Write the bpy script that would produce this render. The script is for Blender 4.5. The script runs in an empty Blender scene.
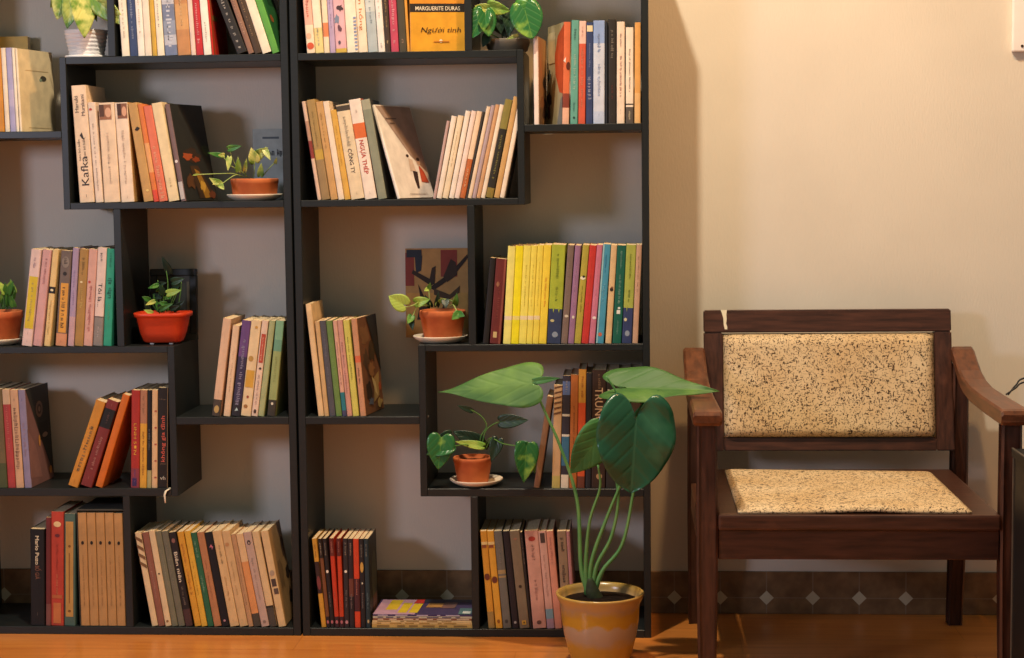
import bpy, bmesh, math, random
from mathutils import Vector, Matrix
random.seed(7)
SC = bpy.context.scene
COL = SC.collection
PI = math.pi

# ------------------------------------------------------------------ camera (measured)
CAM = Vector((0.68415, -3.51733, 0.94103)); YAW, PITCH, ROLL = 0.06875, 0.08633, -0.01160; FL = 1747.97
_f = Vector((-math.sin(YAW)*math.cos(PITCH), math.cos(YAW)*math.cos(PITCH), -math.sin(PITCH)))
_r = Vector((math.cos(YAW), math.sin(YAW), 0)); _u = _r.cross(_f)
RT = _r*math.cos(ROLL) + _u*math.sin(ROLL); UP = -_r*math.sin(ROLL) + _u*math.cos(ROLL)
cd = bpy.data.cameras.new('camera'); cam = bpy.data.objects.new('camera', cd); COL.objects.link(cam)
m = Matrix((RT, UP, -_f)).transposed().to_4x4(); m.translation = CAM; cam.matrix_world = m
cd.sensor_width = 36; cd.lens = FL/1024*36; cd.clip_start = .05
SC.camera = cam

def at(px, py, Y):
    "world point seen at a pixel, at depth Y"
    d = _f + RT*((px-512)/FL) - UP*((py-329)/FL)
    return CAM + d*((Y-CAM.y)/d.y)
def onz(px, py, z):
    "world point seen at a pixel, at height z"
    d = _f + RT*((px-512)/FL) - UP*((py-329)/FL)
    return CAM + d*((z-CAM.z)/d.z)
def xat(px, Y, z):
    py = 329
    for _ in range(6):
        p = at(px, py, Y); py -= (z-p.z)*480
    return p.x

# ------------------------------------------------------------------ materials
def lin(h):
    if not isinstance(h, str): return tuple(h)
    v = [int(h[i:i+2], 16)/255 for i in (0, 2, 4)]
    return tuple(c/12.92 if c <= .04045 else ((c+.055)/1.055)**2.4 for c in v)
MATS = {}
def newmat(name):
    M = bpy.data.materials.new(name); M.use_nodes = True
    nt = M.node_tree; return M, nt, nt.nodes['Principled BSDF']
def mix_noise(nt, b, c0, c1, scale, detail=4, lo=.35, hi=.65, stretch=None, coord='Object', bump=0, rough=None):
    N, L = nt.nodes, nt.links
    tc = N.new('ShaderNodeTexCoord'); src = tc.outputs[coord]
    if stretch:
        mp = N.new('ShaderNodeMapping'); mp.inputs['Scale'].default_value = stretch
        L.new(src, mp.inputs['Vector']); src = mp.outputs['Vector']
    n = N.new('ShaderNodeTexNoise'); n.inputs['Scale'].default_value = scale; n.inputs['Detail'].default_value = detail
    L.new(src, n.inputs['Vector'])
    r = N.new('ShaderNodeValToRGB'); r.color_ramp.elements[0].position = lo; r.color_ramp.elements[1].position = hi
    r.color_ramp.elements[0].color = (*c0, 1); r.color_ramp.elements[1].color = (*c1, 1)
    L.new(n.outputs['Fac'], r.inputs['Fac']); L.new(r.outputs['Color'], b.inputs['Base Color'])
    if bump:
        bp = N.new('ShaderNodeBump'); bp.inputs['Strength'].default_value = bump; bp.inputs['Distance'].default_value = .001
        L.new(n.outputs['Fac'], bp.inputs['Height']); L.new(bp.outputs['Normal'], b.inputs['Normal'])
    return r, src
def paper(h, rough=.55):
    "printed book cover stock, slightly mottled with wear"
    k = ('paper', h, rough)
    if k not in MATS:
        M, nt, b = newmat('printed_cover'); c = lin(h)
        mix_noise(nt, b, tuple(v*.86 for v in c), tuple(min(1, v*1.06) for v in c), 38, 5)
        b.inputs['Roughness'].default_value = rough; b.inputs['Specular IOR Level'].default_value = .35
        MATS[k] = M
    return MATS[k]
def pages_mat():
    if 'pages' not in MATS:
        M, nt, b = newmat('page_edges'); N, L = nt.nodes, nt.links
        mix_noise(nt, b, lin('C9A878'), lin('F3E0BC'), 60, 3, .3, .7, stretch=(30, .6, .6))
        b.inputs['Roughness'].default_value = .9
        MATS['pages'] = M
    return MATS['pages']
def simple(name, h, h2=None, scale=20, rough=.5, spec=.4, bump=0, stretch=None, lo=.35, hi=.65):
    k = (name,)
    if k not in MATS:
        M, nt, b = newmat(name); c = lin(h)
        mix_noise(nt, b, c, lin(h2) if h2 else tuple(v*.8 for v in c), scale, 5, lo, hi, stretch, bump=bump)
        b.inputs['Roughness'].default_value = rough; b.inputs['Specular IOR Level'].default_value = spec
        MATS[k] = M
    return MATS[k]
BLACK = simple('charcoal_board', '151919', '1C2020', 14, .42, .45, .12, stretch=(3, 3, 40))
TERRA = simple('terracotta', 'BA623A', 'D07A48', 25, .8, .2, .15)
SAUCER = simple('glazed_saucer', 'EFE3CF', 'E2D2B8', 8, .35)
SOIL = simple('soil', '2A1C14', '17100C', 160, .95, .1, 1.0)
REDPOT = simple('orange_plastic', 'D2401C', 'C03A1C', 10, .4)
WHITEPOT = simple('white_ceramic', 'F6F2EE', 'EAE4E0', 10, .35)
STEM = simple('stem_green', '5C8A3C', '4A7434', 30, .5)
PALESTEM = simple('pale_stem', 'A9B86A', '90A858', 30, .5)

def wood(name, dark, light, rough, scale=9, stretch=(14, 14, 1.4)):
    if name not in MATS:
        M, nt, b = newmat(name); N, L = nt.nodes, nt.links
        r, src = mix_noise(nt, b, lin(dark), lin(light), scale, 8, .3, .72, stretch, bump=.25)
        tc = N.new('ShaderNodeTexCoord'); n2 = N.new('ShaderNodeTexNoise'); n2.inputs['Scale'].default_value = 22; n2.inputs['Detail'].default_value = 6
        L.new(tc.outputs['Object'], n2.inputs['Vector'])
        r2 = N.new('ShaderNodeValToRGB'); r2.color_ramp.elements[0].position = .6; r2.color_ramp.elements[1].position = .78
        L.new(n2.outputs['Fac'], r2.inputs['Fac'])
        mx = N.new('ShaderNodeMix'); mx.data_type = 'RGBA'; mx.inputs[7].default_value = (*[min(1, v*2.0) for v in lin(light)], 1)
        ml = N.new('ShaderNodeMath'); ml.operation = 'MULTIPLY'; ml.inputs[1].default_value = .35
        L.new(r2.outputs['Color'], ml.inputs[0]); L.new(ml.outputs[0], mx.inputs[0])
        L.new(r.outputs['Color'], mx.inputs[6]); L.new(mx.outputs[2], b.inputs['Base Color'])
        b.inputs['Roughness'].default_value = rough; b.inputs['Specular IOR Level'].default_value = .4
        MATS[name] = M
    return MATS[name]

# ------------------------------------------------------------------ mesh helpers
def link(name, bm, mats, parent=None, smooth=False, loc=None):
    me = bpy.data.meshes.new(name); bm.normal_update(); bm.to_mesh(me); bm.free()
    for M in (mats if isinstance(mats, (list, tuple)) else [mats]): me.materials.append(M)
    if smooth:
        for p in me.polygons: p.use_smooth = True
    o = bpy.data.objects.new(name, me); COL.objects.link(o)
    if parent: o.parent = parent
    if loc: o.location = loc
    return o
def thing(name, label, cat, loc=(0, 0, 0), rot=(0, 0, 0), group=None):
    o = bpy.data.objects.new(name, None); COL.objects.link(o); o.empty_display_size = .05
    o.location = loc; o.rotation_euler = rot
    tag(o, label, cat, group); return o
def tag(o, label, cat, group=None):
    n = len(label.split()); assert 4 <= n <= 16, (n, label)
    o['label'] = label; o['category'] = cat
    if group: o['group'] = group
def struct(o): o['kind'] = 'structure'; return o
def box(bm, x0, x1, y0, y1, z0, z1, bev=0, seg=1, mi=0):
    vs = [bm.verts.new(p) for p in ((x0,y0,z0),(x1,y0,z0),(x1,y1,z0),(x0,y1,z0),(x0,y0,z1),(x1,y0,z1),(x1,y1,z1),(x0,y1,z1))]
    fs = [bm.faces.new([vs[i] for i in q]) for q in ((3,2,1,0),(4,5,6,7),(0,1,5,4),(1,2,6,5),(2,3,7,6),(3,0,4,7))]
    for f in fs: f.material_index = mi
    if bev:
        es = list({e for f in fs for e in f.edges})
        bmesh.ops.bevel(bm, geom=es, offset=bev, segments=seg, profile=.6, affect='EDGES')
def lathe(bm, prof, n=40, cx=0, cy=0, sx=1, sy=1, mi=0):
    rings = []
    for r, z in prof:
        if r < 1e-5: rings.append([bm.verts.new((cx, cy, z))])
        else: rings.append([bm.verts.new((cx+r*sx*math.cos(2*PI*i/n), cy+r*sy*math.sin(2*PI*i/n), z)) for i in range(n)])
    for a, b in zip(rings, rings[1:]):
        for i in range(n):
            j = (i+1) % n
            q = [a[0]] if len(a) == 1 else [a[i], a[j]]
            q += [b[0]] if len(b) == 1 else [b[j], b[i]]
            if len(q) >= 3: bm.faces.new(q).material_index = mi
def tube(bm, pts, radii, n=10, mi=0):
    pts = [Vector(p) for p in pts]
    # Catmull-Rom resample
    P = [pts[0]*2-pts[1]] + pts + [pts[-1]*2-pts[-2]]; R = list(radii) if isinstance(radii, (list, tuple)) else [radii]*len(pts)
    R += [R[-1]]*(len(pts)-len(R))
    out, rr = [], []
    for i in range(len(pts)-1):
        p0, p1, p2, p3 = P[i:i+4]
        for k in range(6):
            t = k/6
            out.append(.5*((2*p1)+(p2-p0)*t+(2*p0-5*p1+4*p2-p3)*t*t+(3*p1-p0-3*p2+p3)*t**3)); rr.append(R[i]*(1-t)+R[i+1]*t)
    out.append(pts[-1]); rr.append(R[-1])
    ref = Vector((.31, .55, .77)); rings = []
    for i, p in enumerate(out):
        d = (out[min(i+1, len(out)-1)]-out[max(i-1, 0)]).normalized()
        a = d.cross(ref).normalized(); b = d.cross(a)
        rings.append([bm.verts.new(p+(a*math.cos(2*PI*k/n)+b*math.sin(2*PI*k/n))*rr[i]) for k in range(n)])
    for a, b in zip(rings, rings[1:]):
        for k in range(n):
            bm.faces.new((a[k], a[(k+1) % n], b[(k+1) % n], b[k])).material_index = mi
    bm.faces.new(rings[0][::-1]); bm.faces.new(rings[-1])

# ------------------------------------------------------------------ lettering
TXT = {}
def text_flat(s, shear=0, bold=0):
    "flat triangles of a string, unit letter height, as (verts, faces, width)"
    k = (s, shear, bold)
    if k in TXT: return TXT[k]
    horn = None
    if 'ờ' in s: # this letter is drawn as o with grave plus a small horn
        i = s.index('ờ'); horn = text_flat(s[:i]+'ò', shear, bold)[2]; s = s.replace('ờ', 'ò')
    cu = bpy.data.curves.new('lettering', 'FONT'); cu.body = s; cu.size = 1; cu.shear = shear; cu.offset = bold; cu.resolution_u = 2
    cu.fill_mode = 'BOTH' if hasattr(cu, 'fill_mode') else cu.fill_mode
    ob = bpy.data.objects.new('lettering', cu); COL.objects.link(ob)
    me = ob.to_mesh(depsgraph=bpy.context.evaluated_depsgraph_get())
    vs = [(v.co.x, v.co.y) for v in me.vertices]; fs = [tuple(p.vertices) for p in me.polygons]
    ob.to_mesh_clear(); bpy.data.objects.remove(ob); bpy.data.curves.remove(cu)
    x0 = min(v[0] for v in vs); x1 = max(v[0] for v in vs)
    vs = [(v[0]-x0, v[1]) for v in vs]
    if horn:
        n = len(vs); vs += [(horn-.07, .36), (horn+.0, .36), (horn+.09, .5), (horn+.02, .52)]; fs.append((n, n+1, n+2, n+3))
    TXT[k] = (vs, fs, x1-x0); return TXT[k]
def marks_flat(n, seed, gap=.22):
    "illegible lettering: n short strokes, unit height"
    rn = random.Random(seed); vs, fs, x = [], [], 0
    for i in range(n):
        if rn.random() < gap: x += .45
        w = rn.uniform(.25, .55); h = rn.choice((.6, .65, .9)); b = rn.choice((0, 0, 0, -.2))
        parts = [(x, x+.14, b, h), (x+w-.12, x+w, 0, h*.8), (x, x+w, rn.choice((0, .25, .5)), None)]
        for a, c, z0, z1 in parts[:rn.choice((2, 3, 3))]:
            if z1 is None: z1 = z0+.14
            k = len(vs); vs += [(a, z0), (c, z0), (c, z1), (a, z1)]; fs.append((k, k+1, k+2, k+3))
        x += w+.16
    return vs, fs, x
def put_flat(name, flat, parent, M2, length, height, mat):
    vs, fs, w = flat; bm = bmesh.new()
    sx, sy = length/w, height
    bv = [bm.verts.new(M2(x*sx-length/2, y*sy-height*.35)) for x, y in vs]
    for f in fs:
        try: bm.faces.new([bv[i] for i in f])
        except ValueError: pass
    return link(name, bm, mat, parent)

# ------------------------------------------------------------------ books
def make_book(t, h, D, loc, tilt, yaw, spine, label, group, o, name='book', cat='book'):
    root = thing(name, label, cat, loc, (0, tilt, -yaw), group)
    bands = o.get('bands', []); side = o.get('cover', spine); lside = o.get('lcover', side)
    lv = sorted({0., 1.} | {b[0] for b in bands} | {b[1] for b in bands})
    cols = [spine, side, lside, 'EBDCC0']; mats = [paper(c) for c in cols]
    def band_idx(f):
        for b in bands:
            if b[0]-1e-6 <= f <= b[1]+1e-6:
                if b[2] not in cols[4:]: cols.append(b[2]); mats.append(paper(b[2]))
                return 4+cols[4:].index(b[2])
        return 0
    c = min(.0007, t*.12); r = min(.0022, t*.28)
    if t < .004: r = t*.2
    outer = [(0, D), (0, r), (r*.3, r*.3), (r, 0), (t/2, -.0003), (t-r, 0), (t-r*.3, r*.3), (t, r), (t, D)]
    inner = [(c, D), (c, r+c*.3), (r*.3+c*.7, r*.3+c*.7), (r+c*.3, c), (t/2, c), (t-r-c*.3, c), (t-r*.3-c*.7, r*.3+c*.7), (t-c, r+c*.3), (t-c, D)]
    bm = bmesh.new(); vo, vi = [], []
    for f in lv:
        vo.append([bm.verts.new((x, y, f*h)) for x, y in outer]); vi.append([bm.verts.new((x, y, f*h)) for x, y in inner])
    n = len(outer)
    for l in range(len(lv)-1):
        bi = band_idx((lv[l]+lv[l+1])/2)
        for e in range(n-1):
            q = bm.faces.new((vo[l][e], vo[l][e+1], vo[l+1][e+1], vo[l+1][e]))
            q.material_index = 2 if e == 0 else 1 if e == n-2 else bi
            bm.faces.new((vi[l][e+1], vi[l][e], vi[l+1][e], vi[l+1][e+1])).material_index = 3
        for e, s in ((0, 1), (n-1, -1)):
            q = [vo[l][e], vo[l+1][e], vi[l+1][e], vi[l][e]][::s]
            bm.faces.new(q).material_index = 3
    for e in range(n-1):
        bm.faces.new((vo[0][e+1], vo[0][e], vi[0][e], vi[0][e+1])).material_index = 3
        bm.faces.new((vo[-1][e], vo[-1][e+1], vi[-1][e+1], vi[-1][e])).material_index = 0
    cov = link('cover', bm, mats, root)
    bm = bmesh.new(); box(bm, c, t-c, c*1.5, D-.0015, .0008, h-.0012)
    link('pages', bm, pages_mat(), root)
    sd = 0
    # spine lettering: ('text'|int, centre fraction, length fraction, height as share of thickness, colour, direction, opts)
    for T in o.get('txt', []):
        s, fc, fl, hh, colr, dr = T[:6]; ex = T[6] if len(T) > 6 else {}
        sd += 1
        flat = marks_flat(s, label+str(sd)) if isinstance(s, int) else text_flat(s, **ex)
        if isinstance(s, int): hh *= .72; fl *= .9; colr = blend(colr, spine, .35)
        z = fc*h; xo = t/2 + ex_off(T)*t
        if dr < 0: M2 = lambda u, v, z=z, xo=xo: (xo+v, -.0007, z-u)
        elif dr > 0: M2 = lambda u, v, z=z, xo=xo: (xo-v, -.0007, z+u)
        else: M2 = lambda u, v, z=z, xo=xo: (xo+u, -.0007, z+v)
        L, H = (fl*h, hh*t) if dr else (fl*t, hh*t)
        put_flat('title', flat, cov, M2, L, H, paper(colr))
    # shapes on the spine: (colour, [(fx, fz)...])
    for i, (colr, poly) in enumerate(o.get('mark', [])):
        bm = bmesh.new(); bm.faces.new([bm.verts.new((fx*t, -.0006-.00008*i, fz*h)) for fx, fz in poly]); link('spine_emblem', bm, paper(colr), cov)
    # art on the front cover (right face; side=-1 for the left face): (colour, [(fy, fz)...])
    art = o.get('art', [])
    if art:
        bm = bmesh.new(); ac = []; sgn = o.get('artside', 1)
        for i, (colr, poly) in enumerate(art):
            x = (t+.0003+.00012*i) if sgn > 0 else (-.0003-.00012*i)
            pts = [bm.verts.new((x, fy*D, fz*h)) for fy, fz in poly]
            f = bm.faces.new(pts if sgn > 0 else pts[::-1])
            if colr not in ac: ac.append(colr)
            f.material_index = ac.index(colr)
        link('cover_picture', bm, [paper(a) for a in ac], cov)
    for T in o.get('ctxt', []):
        s, fy, fz, ln, hh, colr = T[:6]; ex = T[6] if len(T) > 6 else {}
        flat = marks_flat(s, label+'c') if isinstance(s, int) else text_flat(s, **ex)
        put_flat('cover_title', flat, cov, lambda u, v: (t+.0012, fy*D+u, fz*h+v), ln*D, hh*h, paper(colr))
    return root
def blend(a, b, k): return ''.join('%02X' % round(int(a[i:i+2], 16)*(1-k)+int(b[i:i+2], 16)*k) for i in (0, 2, 4))
def ex_off(T): return T[7] if len(T) > 7 else 0
def ell(cx, cz, rx, rz, n=14): return [(cx+rx*math.cos(2*PI*i/n), cz+rz*math.sin(2*PI*i/n)) for i in range(n)]
def blob(cx, cz, rx, rz, seed=1, n=13):
    rn = random.Random(seed*7.3+cx*31+cz*17)
    return [(min(.99, cx+rx*k*math.cos(2*PI*i/n)), cz+rz*k*math.sin(2*PI*i/n)) for i in range(n) for k in (rn.uniform(.55, 1.15),)]
def rect(a, b, c, d): return [(a, c), (b, c), (b, d), (a, d)]
ORD = 'first second third fourth fifth sixth seventh eighth ninth tenth eleventh twelfth thirteenth fourteenth fifteenth sixteenth seventeenth eighteenth nineteenth'.split()

def shelf_row(crop, zs, books, place, group, Ys=.006, ybot=None, D=.13):
    ox, oy, s = crop; prev = None
    for i, bk in enumerate(books):
        b0, b1, t0, ty, colr, look = bk[:6]; o = bk[6] if len(bk) > 6 else {}
        Y = o.get('Y', Ys); DD = o.get('D', D)
        xl = xat(ox+b0/s, Y, zs); xr = xat(ox+b1/s, Y, zs)
        top = at(ox+t0/s, oy+ty/s, Y)
        xt, zt = top.x, top.z
        if ty < 0 or o.get('h'): # top lies above the frame: extend along the same lean
            H = o.get('h', .2); k = H/max(zt-zs, .01); xt = xl+(xt-xl)*k; zt = zs+H
        w = max(xr-xl, .0035)
        if prev and not o.get('free'):
            pxb, pxt, pzt = prev
            if xl < pxb+.0004:
                d = pxb+.0004-xl; xl += d; xt += d*.5; w = max(w-d, .0035)
            zc = min(pzt, zt)
            pa = pxb+(pxt-pxb)*(zc-zs)/(pzt-zs); ca = xl+(xt-xl)*(zc-zs)/(zt-zs)
            if ca < pa+.0004: xt = xl+(pa+.0004-xl)*(zt-zs)/(zc-zs)
        tilt = math.atan2(xt-xl, zt-zs); t = w*math.cos(tilt); h = math.hypot(xt-xl, zt-zs)
        if tilt > 0: h -= t*math.sin(tilt)
        yaw = math.radians(o['yawdeg']) if 'yawdeg' in o else math.asin(o.get('yaw', 0)*.002/DD)
        loc = (xl, Y, zs+.0003+(t*math.sin(tilt) if tilt > 0 else 0))
        lab = o.get('label') or (look + ', ' + (ORD[i]+' from left ' if len(books) > 1 else '') + place)
        make_book(t, h, DD, loc, tilt, yaw, colr, lab, group, o, o.get('name', 'book'))
        xrb = xl+w
        prev = (xrb, xrb+(xt-xl), zt)

# ------------------------------------------------------------------ setting
WY = .208
def wall_mat():
    M, nt, b = newmat('painted_wall'); N, L = nt.nodes, nt.links
    mix_noise(nt, b, lin('D6CFC0'), lin('DFD8C9'), 3, 4)
    tc = N.new('ShaderNodeTexCoord')
    mp = N.new('ShaderNodeMapping'); mp.inputs['Scale'].default_value = (1, 1, .3); L.new(tc.outputs['Object'], mp.inputs['Vector'])
    n1 = N.new('ShaderNodeTexNoise'); n1.inputs['Scale'].default_value = 260; n1.inputs['Detail'].default_value = 2; L.new(mp.outputs[0], n1.inputs['Vector'])
    bp = N.new('ShaderNodeBump'); bp.inputs['Strength'].default_value = .45; bp.inputs['Distance'].default_value = .001
    L.new(n1.outputs['Fac'], bp.inputs['Height']); L.new(bp.outputs[0], b.inputs['Normal'])
    b.inputs['Roughness'].default_value = .7; b.inputs['Specular IOR Level'].default_value = .25
    return M
def floor_mat():
    M, nt, b = newmat('varnished_floor'); N, L = nt.nodes, nt.links
    r, src = mix_noise(nt, b, lin('BC6A2C'), lin('DE9244'), 5, 8, .2, .8, (.8, 14, 1))
    tc = N.new('ShaderNodeTexCoord'); br = N.new('ShaderNodeTexBrick')
    br.inputs['Scale'].default_value = 1; br.inputs['Brick Width'].default_value = .9; br.inputs['Row Height'].default_value = .11; br.inputs['Mortar Size'].default_value = .0012
    br.inputs['Color1'].default_value = (1, 1, 1, 1); br.inputs['Color2'].default_value = (.93, .91, .9, 1); br.inputs['Mortar'].default_value = (.8, .75, .7, 1)
    L.new(tc.outputs['Object'], br.inputs['Vector'])
    mx = N.new('ShaderNodeMix'); mx.data_type = 'RGBA'; mx.blend_type = 'MULTIPLY'; mx.inputs[0].default_value = 1
    L.new(r.outputs['Color'], mx.inputs[6]); L.new(br.outputs['Color'], mx.inputs[7]); L.new(mx.outputs[2], b.inputs['Base Color'])
    b.inputs['Roughness'].default_value = .28; b.inputs['Specular IOR Level'].default_value = .5
    return M
def tile_mat():
    "brown skirting tiles: cream grout cross and a small pale diamond at each crossing"
    M, nt, b = newmat('skirting_tile'); N, L = nt.nodes, nt.links
    tc = N.new('ShaderNodeTexCoord'); sp = N.new('ShaderNodeSeparateXYZ'); L.new(tc.outputs['Object'], sp.inputs[0])
    def mth(op, a, bb=None):
        n = N.new('ShaderNodeMath'); n.operation = op
        for i, v in enumerate((a, bb)):
            if v is None: continue
            if isinstance(v, (int, float)): n.inputs[i].default_value = v
            else: L.new(v, n.inputs[i])
        return n.outputs[0]
    P = .0985; X0 = at(766.5, 598, .2025).x; Z0 = at(813, 598, .2025).z
    u = mth('SUBTRACT', sp.outputs[0], X0 - 100*P); u = mth('MODULO', mth('ADD', u, P/2), P); u = mth('ABSOLUTE', mth('SUBTRACT', u, P/2))
    v = mth('ABSOLUTE', mth('SUBTRACT', sp.outputs[2], Z0))
    dia = mth('LESS_THAN', mth('ADD', u, v), .0155)
    gro = mth('MAXIMUM', mth('LESS_THAN', u, .0012), mth('LESS_THAN', v, .0009))
    n = N.new('ShaderNodeTexNoise'); n.inputs['Scale'].default_value = 30; n.inputs['Detail'].default_value = 6; L.new(tc.outputs['Object'], n.inputs['Vector'])
    r = N.new('ShaderNodeValToRGB'); r.color_ramp.elements[0].position = .3; r.color_ramp.elements[1].position = .7
    r.color_ramp.elements[0].color = (*lin('664A30'), 1); r.color_ramp.elements[1].color = (*lin('8A6A48'), 1); L.new(n.outputs['Fac'], r.inputs['Fac'])
    m1 = N.new('ShaderNodeMix'); m1.data_type = 'RGBA'; m1.inputs[7].default_value = (*lin('86705A'), 1); L.new(gro, m1.inputs[0]); L.new(r.outputs[0], m1.inputs[6])
    m2 = N.new('ShaderNodeMix'); m2.data_type = 'RGBA'; m2.inputs[7].default_value = (*lin('C4B89C'), 1); L.new(dia, m2.inputs[0]); L.new(m1.outputs[2], m2.inputs[6])
    L.new(m2.outputs[2], b.inputs['Base Color']); b.inputs['Roughness'].default_value = .5
    return M
bm = bmesh.new(); box(bm, -3.2, 3.2, WY, WY+.12, -.05, 2.8); struct(link('wall_back', bm, wall_mat()))
bm = bmesh.new(); box(bm, -3.2, 3.2, -5.2, WY, -.05, 0); struct(link('floor', bm, floor_mat()))
ZB = at(850, 572, .2025).z
bm = bmesh.new(); box(bm, -3.2, 3.2, .2025, WY, 0, ZB, .0015); struct(link('baseboard_back', bm, tile_mat()))

# ------------------------------------------------------------------ bookcases
D0 = .200; TH = .0148; TOP = 1.49
def bookcase(m, x0, label):
    r = thing('bookcase', label, 'bookcase', (x0, 0, 0), group=None)
    def bd(name, xa, xb, za, zb, y0=0.0, y1=D0):
        a, b = (xa, xb) if m > 0 else (-xb, -xa)
        bm = bmesh.new(); box(bm, a, b, y0, y1, za, zb, .0009); return link(name, bm, BLACK, r)
    zt, zb = TOP, .0164
    bd('side_panel', 0, .0155, 0, zt); bd('side_panel', .7062, .72, 0, zt)
    bd('base_board', .0155, .7062, 0, zb); bd('top_board', .0155, .7062, zt-TH, zt)
    bd('box_end_panel', .4572, .471, .8865, 1.1955); bd('shelf', .0155, .4572, 1.181, 1.1955); bd('shelf', .0155, .4572, .8865, .9)
    bd('shelf', .471, .7062, 1.0325, 1.0465); bd('divider', .3535, .3685, 1.1955, zt-TH); bd('divider', .3535, .3685, .6046, .8865)
    bd('box_end_panel', .25, .2645, .2925, .6046); bd('shelf', .2645, .7062, .5908, .6046); bd('shelf', .2645, .7062, .2925, .3085)
    bd('shelf', .0155, .25, .4418, .4575); bd('divider', .3525, .3675, zb, .2925)
    return r
bookcase(-1, -.0040, 'black zigzag bookcase at the left, cut off by the photo edge')
br = bookcase(1, .0002, 'black zigzag bookcase in the middle, beside the wooden chair')
p = at(429, 417, .02)
bm = bmesh.new(); lathe(bm, [(0, .0012), (.002, .001), (.0026, 0), (0, 0)], 10)
o = link('screw_cap', bm, simple('steel', 'D8D4CC', 'B8B4AC', 30, .3), br); o.location = (.2645, .03, p.z); o.rotation_euler = (0, PI/2, 0)
Z1, Z2, Z3, Z4, Z5, Z6, Z7 = 1.1955, 1.0465, .9, .6046, .4575, .3085, .0164

# ------------------------------------------------------------------ the books, row by row
W_, CR, PK = 'EADFD2', 'E6D2B0', 'DDB9A8'
shelf_row((110, 0, 5.689), Z1, [
 (68, 112, 45, 0, 'EFE5CF', 'cream white paperback with ochre lower edge', {'h': .2, 'txt': [(16, .45, .6, .35, 'B8A890', -1)]}),
 (115, 158, 95, 0, '39496F', 'dark blue spine book with tiny pale lettering', {'h': .205, 'txt': [(22, .5, .75, .4, 'B9C0D0', -1)]}),
 (160, 198, 140, 0, 'F0E8DC', 'plain white paperback', {'h': .2, 'txt': [(8, .4, .4, .3, 'C8B090', -1)]}),
 (200, 238, 180, 0, 'E9D9BC', 'ivory paperback with ochre stripe', {'h': .195, 'bands': [(0, 1, 'EADCC8')]}),
 (242, 268, 218, 0, 'CDA644', 'mustard yellow thin paperback', {'h': .2}),
 (270, 310, 245, 0, 'F1E4CB', 'cream spine book with grey lettering', {'h': .2, 'txt': [(14, .55, .6, .4, '8C8C90', -1)]}),
 (314, 384, 287, 0, '8E97AC', 'thick blue and white patterned book', {'h': .205, 'bands': [(0, .1, '7481A0'), (.1, .2, 'B9BCC8'), (.34, .5, '77809A'), (.5, .62, 'C0C0C8'), (.75, .9, '6E7898')], 'txt': [(9, .4, .75, .6, 'DCDCE4', -1)]}),
 (386, 460, 357, 0, 'C08A5A', 'thick tan orange worn hardback', {'h': .205, 'bands': [(.25, .5, 'CC9C66'), (.7, .9, 'B47C50')], 'txt': [(8, .5, .5, .4, 'D8B888', -1)]}),
 (462, 489, 436, 0, 'E6CFC0', 'thin pinkish cream paperback', {'h': .15}),
 (491, 530, 466, 0, 'BE2F35', 'crimson spine book with white lettering', {'h': .15, 'txt': [(12, .5, .8, .5, 'EAC8C0', -1)]}),
 (534, 578, 502, 0, 'F3EBDD', 'white spine paperback beside red cover', {'h': .15, 'txt': [(6, .3, .3, .3, 'B0A898', -1)]}),
 (581, 592, 548, 0, 'C62A1C', 'thin red paperback showing its red cover', {'h': .15, 'cover': 'C8281A', 'art': [('8A7A3A', ell(.25, .5, .2, .04)), ('9A4A2C', rect(.0, .1, 0, 1))]}),
 (724, 786, 604, 0, '2A2826', 'black spine book with white lettering, leaning', {'h': .2, 'txt': [(13, .5, .75, .4, 'D8D0C4', -1), (2, .08, .1, .4, 'D8D0C4', -1)]}),
 (788, 822, 682, 0, '8E6A58', 'brownish pink leaning paperback', {'h': .2, 'txt': [(12, .5, .7, .4, 'C8A890', -1)]}),
 (824, 866, 724, 0, '4A3A2C', 'dark brown leaning book with tan lettering', {'h': .2, 'txt': [(14, .5, .75, .3, 'B89468', -1)]}),
 (868, 922, 757, 0, 'F0E2CA', 'white leaning paperback with ochre edge', {'h': .2, 'cover': 'D8A850'}),
 (924, 966, 817, 0, '5DA044', 'light green spine book with dark green cover', {'h': .2, 'cover': '2F6B35', 'art': [('B0602C', ell(.3, .35, .12, .04)), ('245028', rect(.4, 1, .5, .9)), ('8A9A50', ell(.6, .2, .1, .05))]}),
], 'on top left row', 'books in the top row of the left bookcase')

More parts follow.
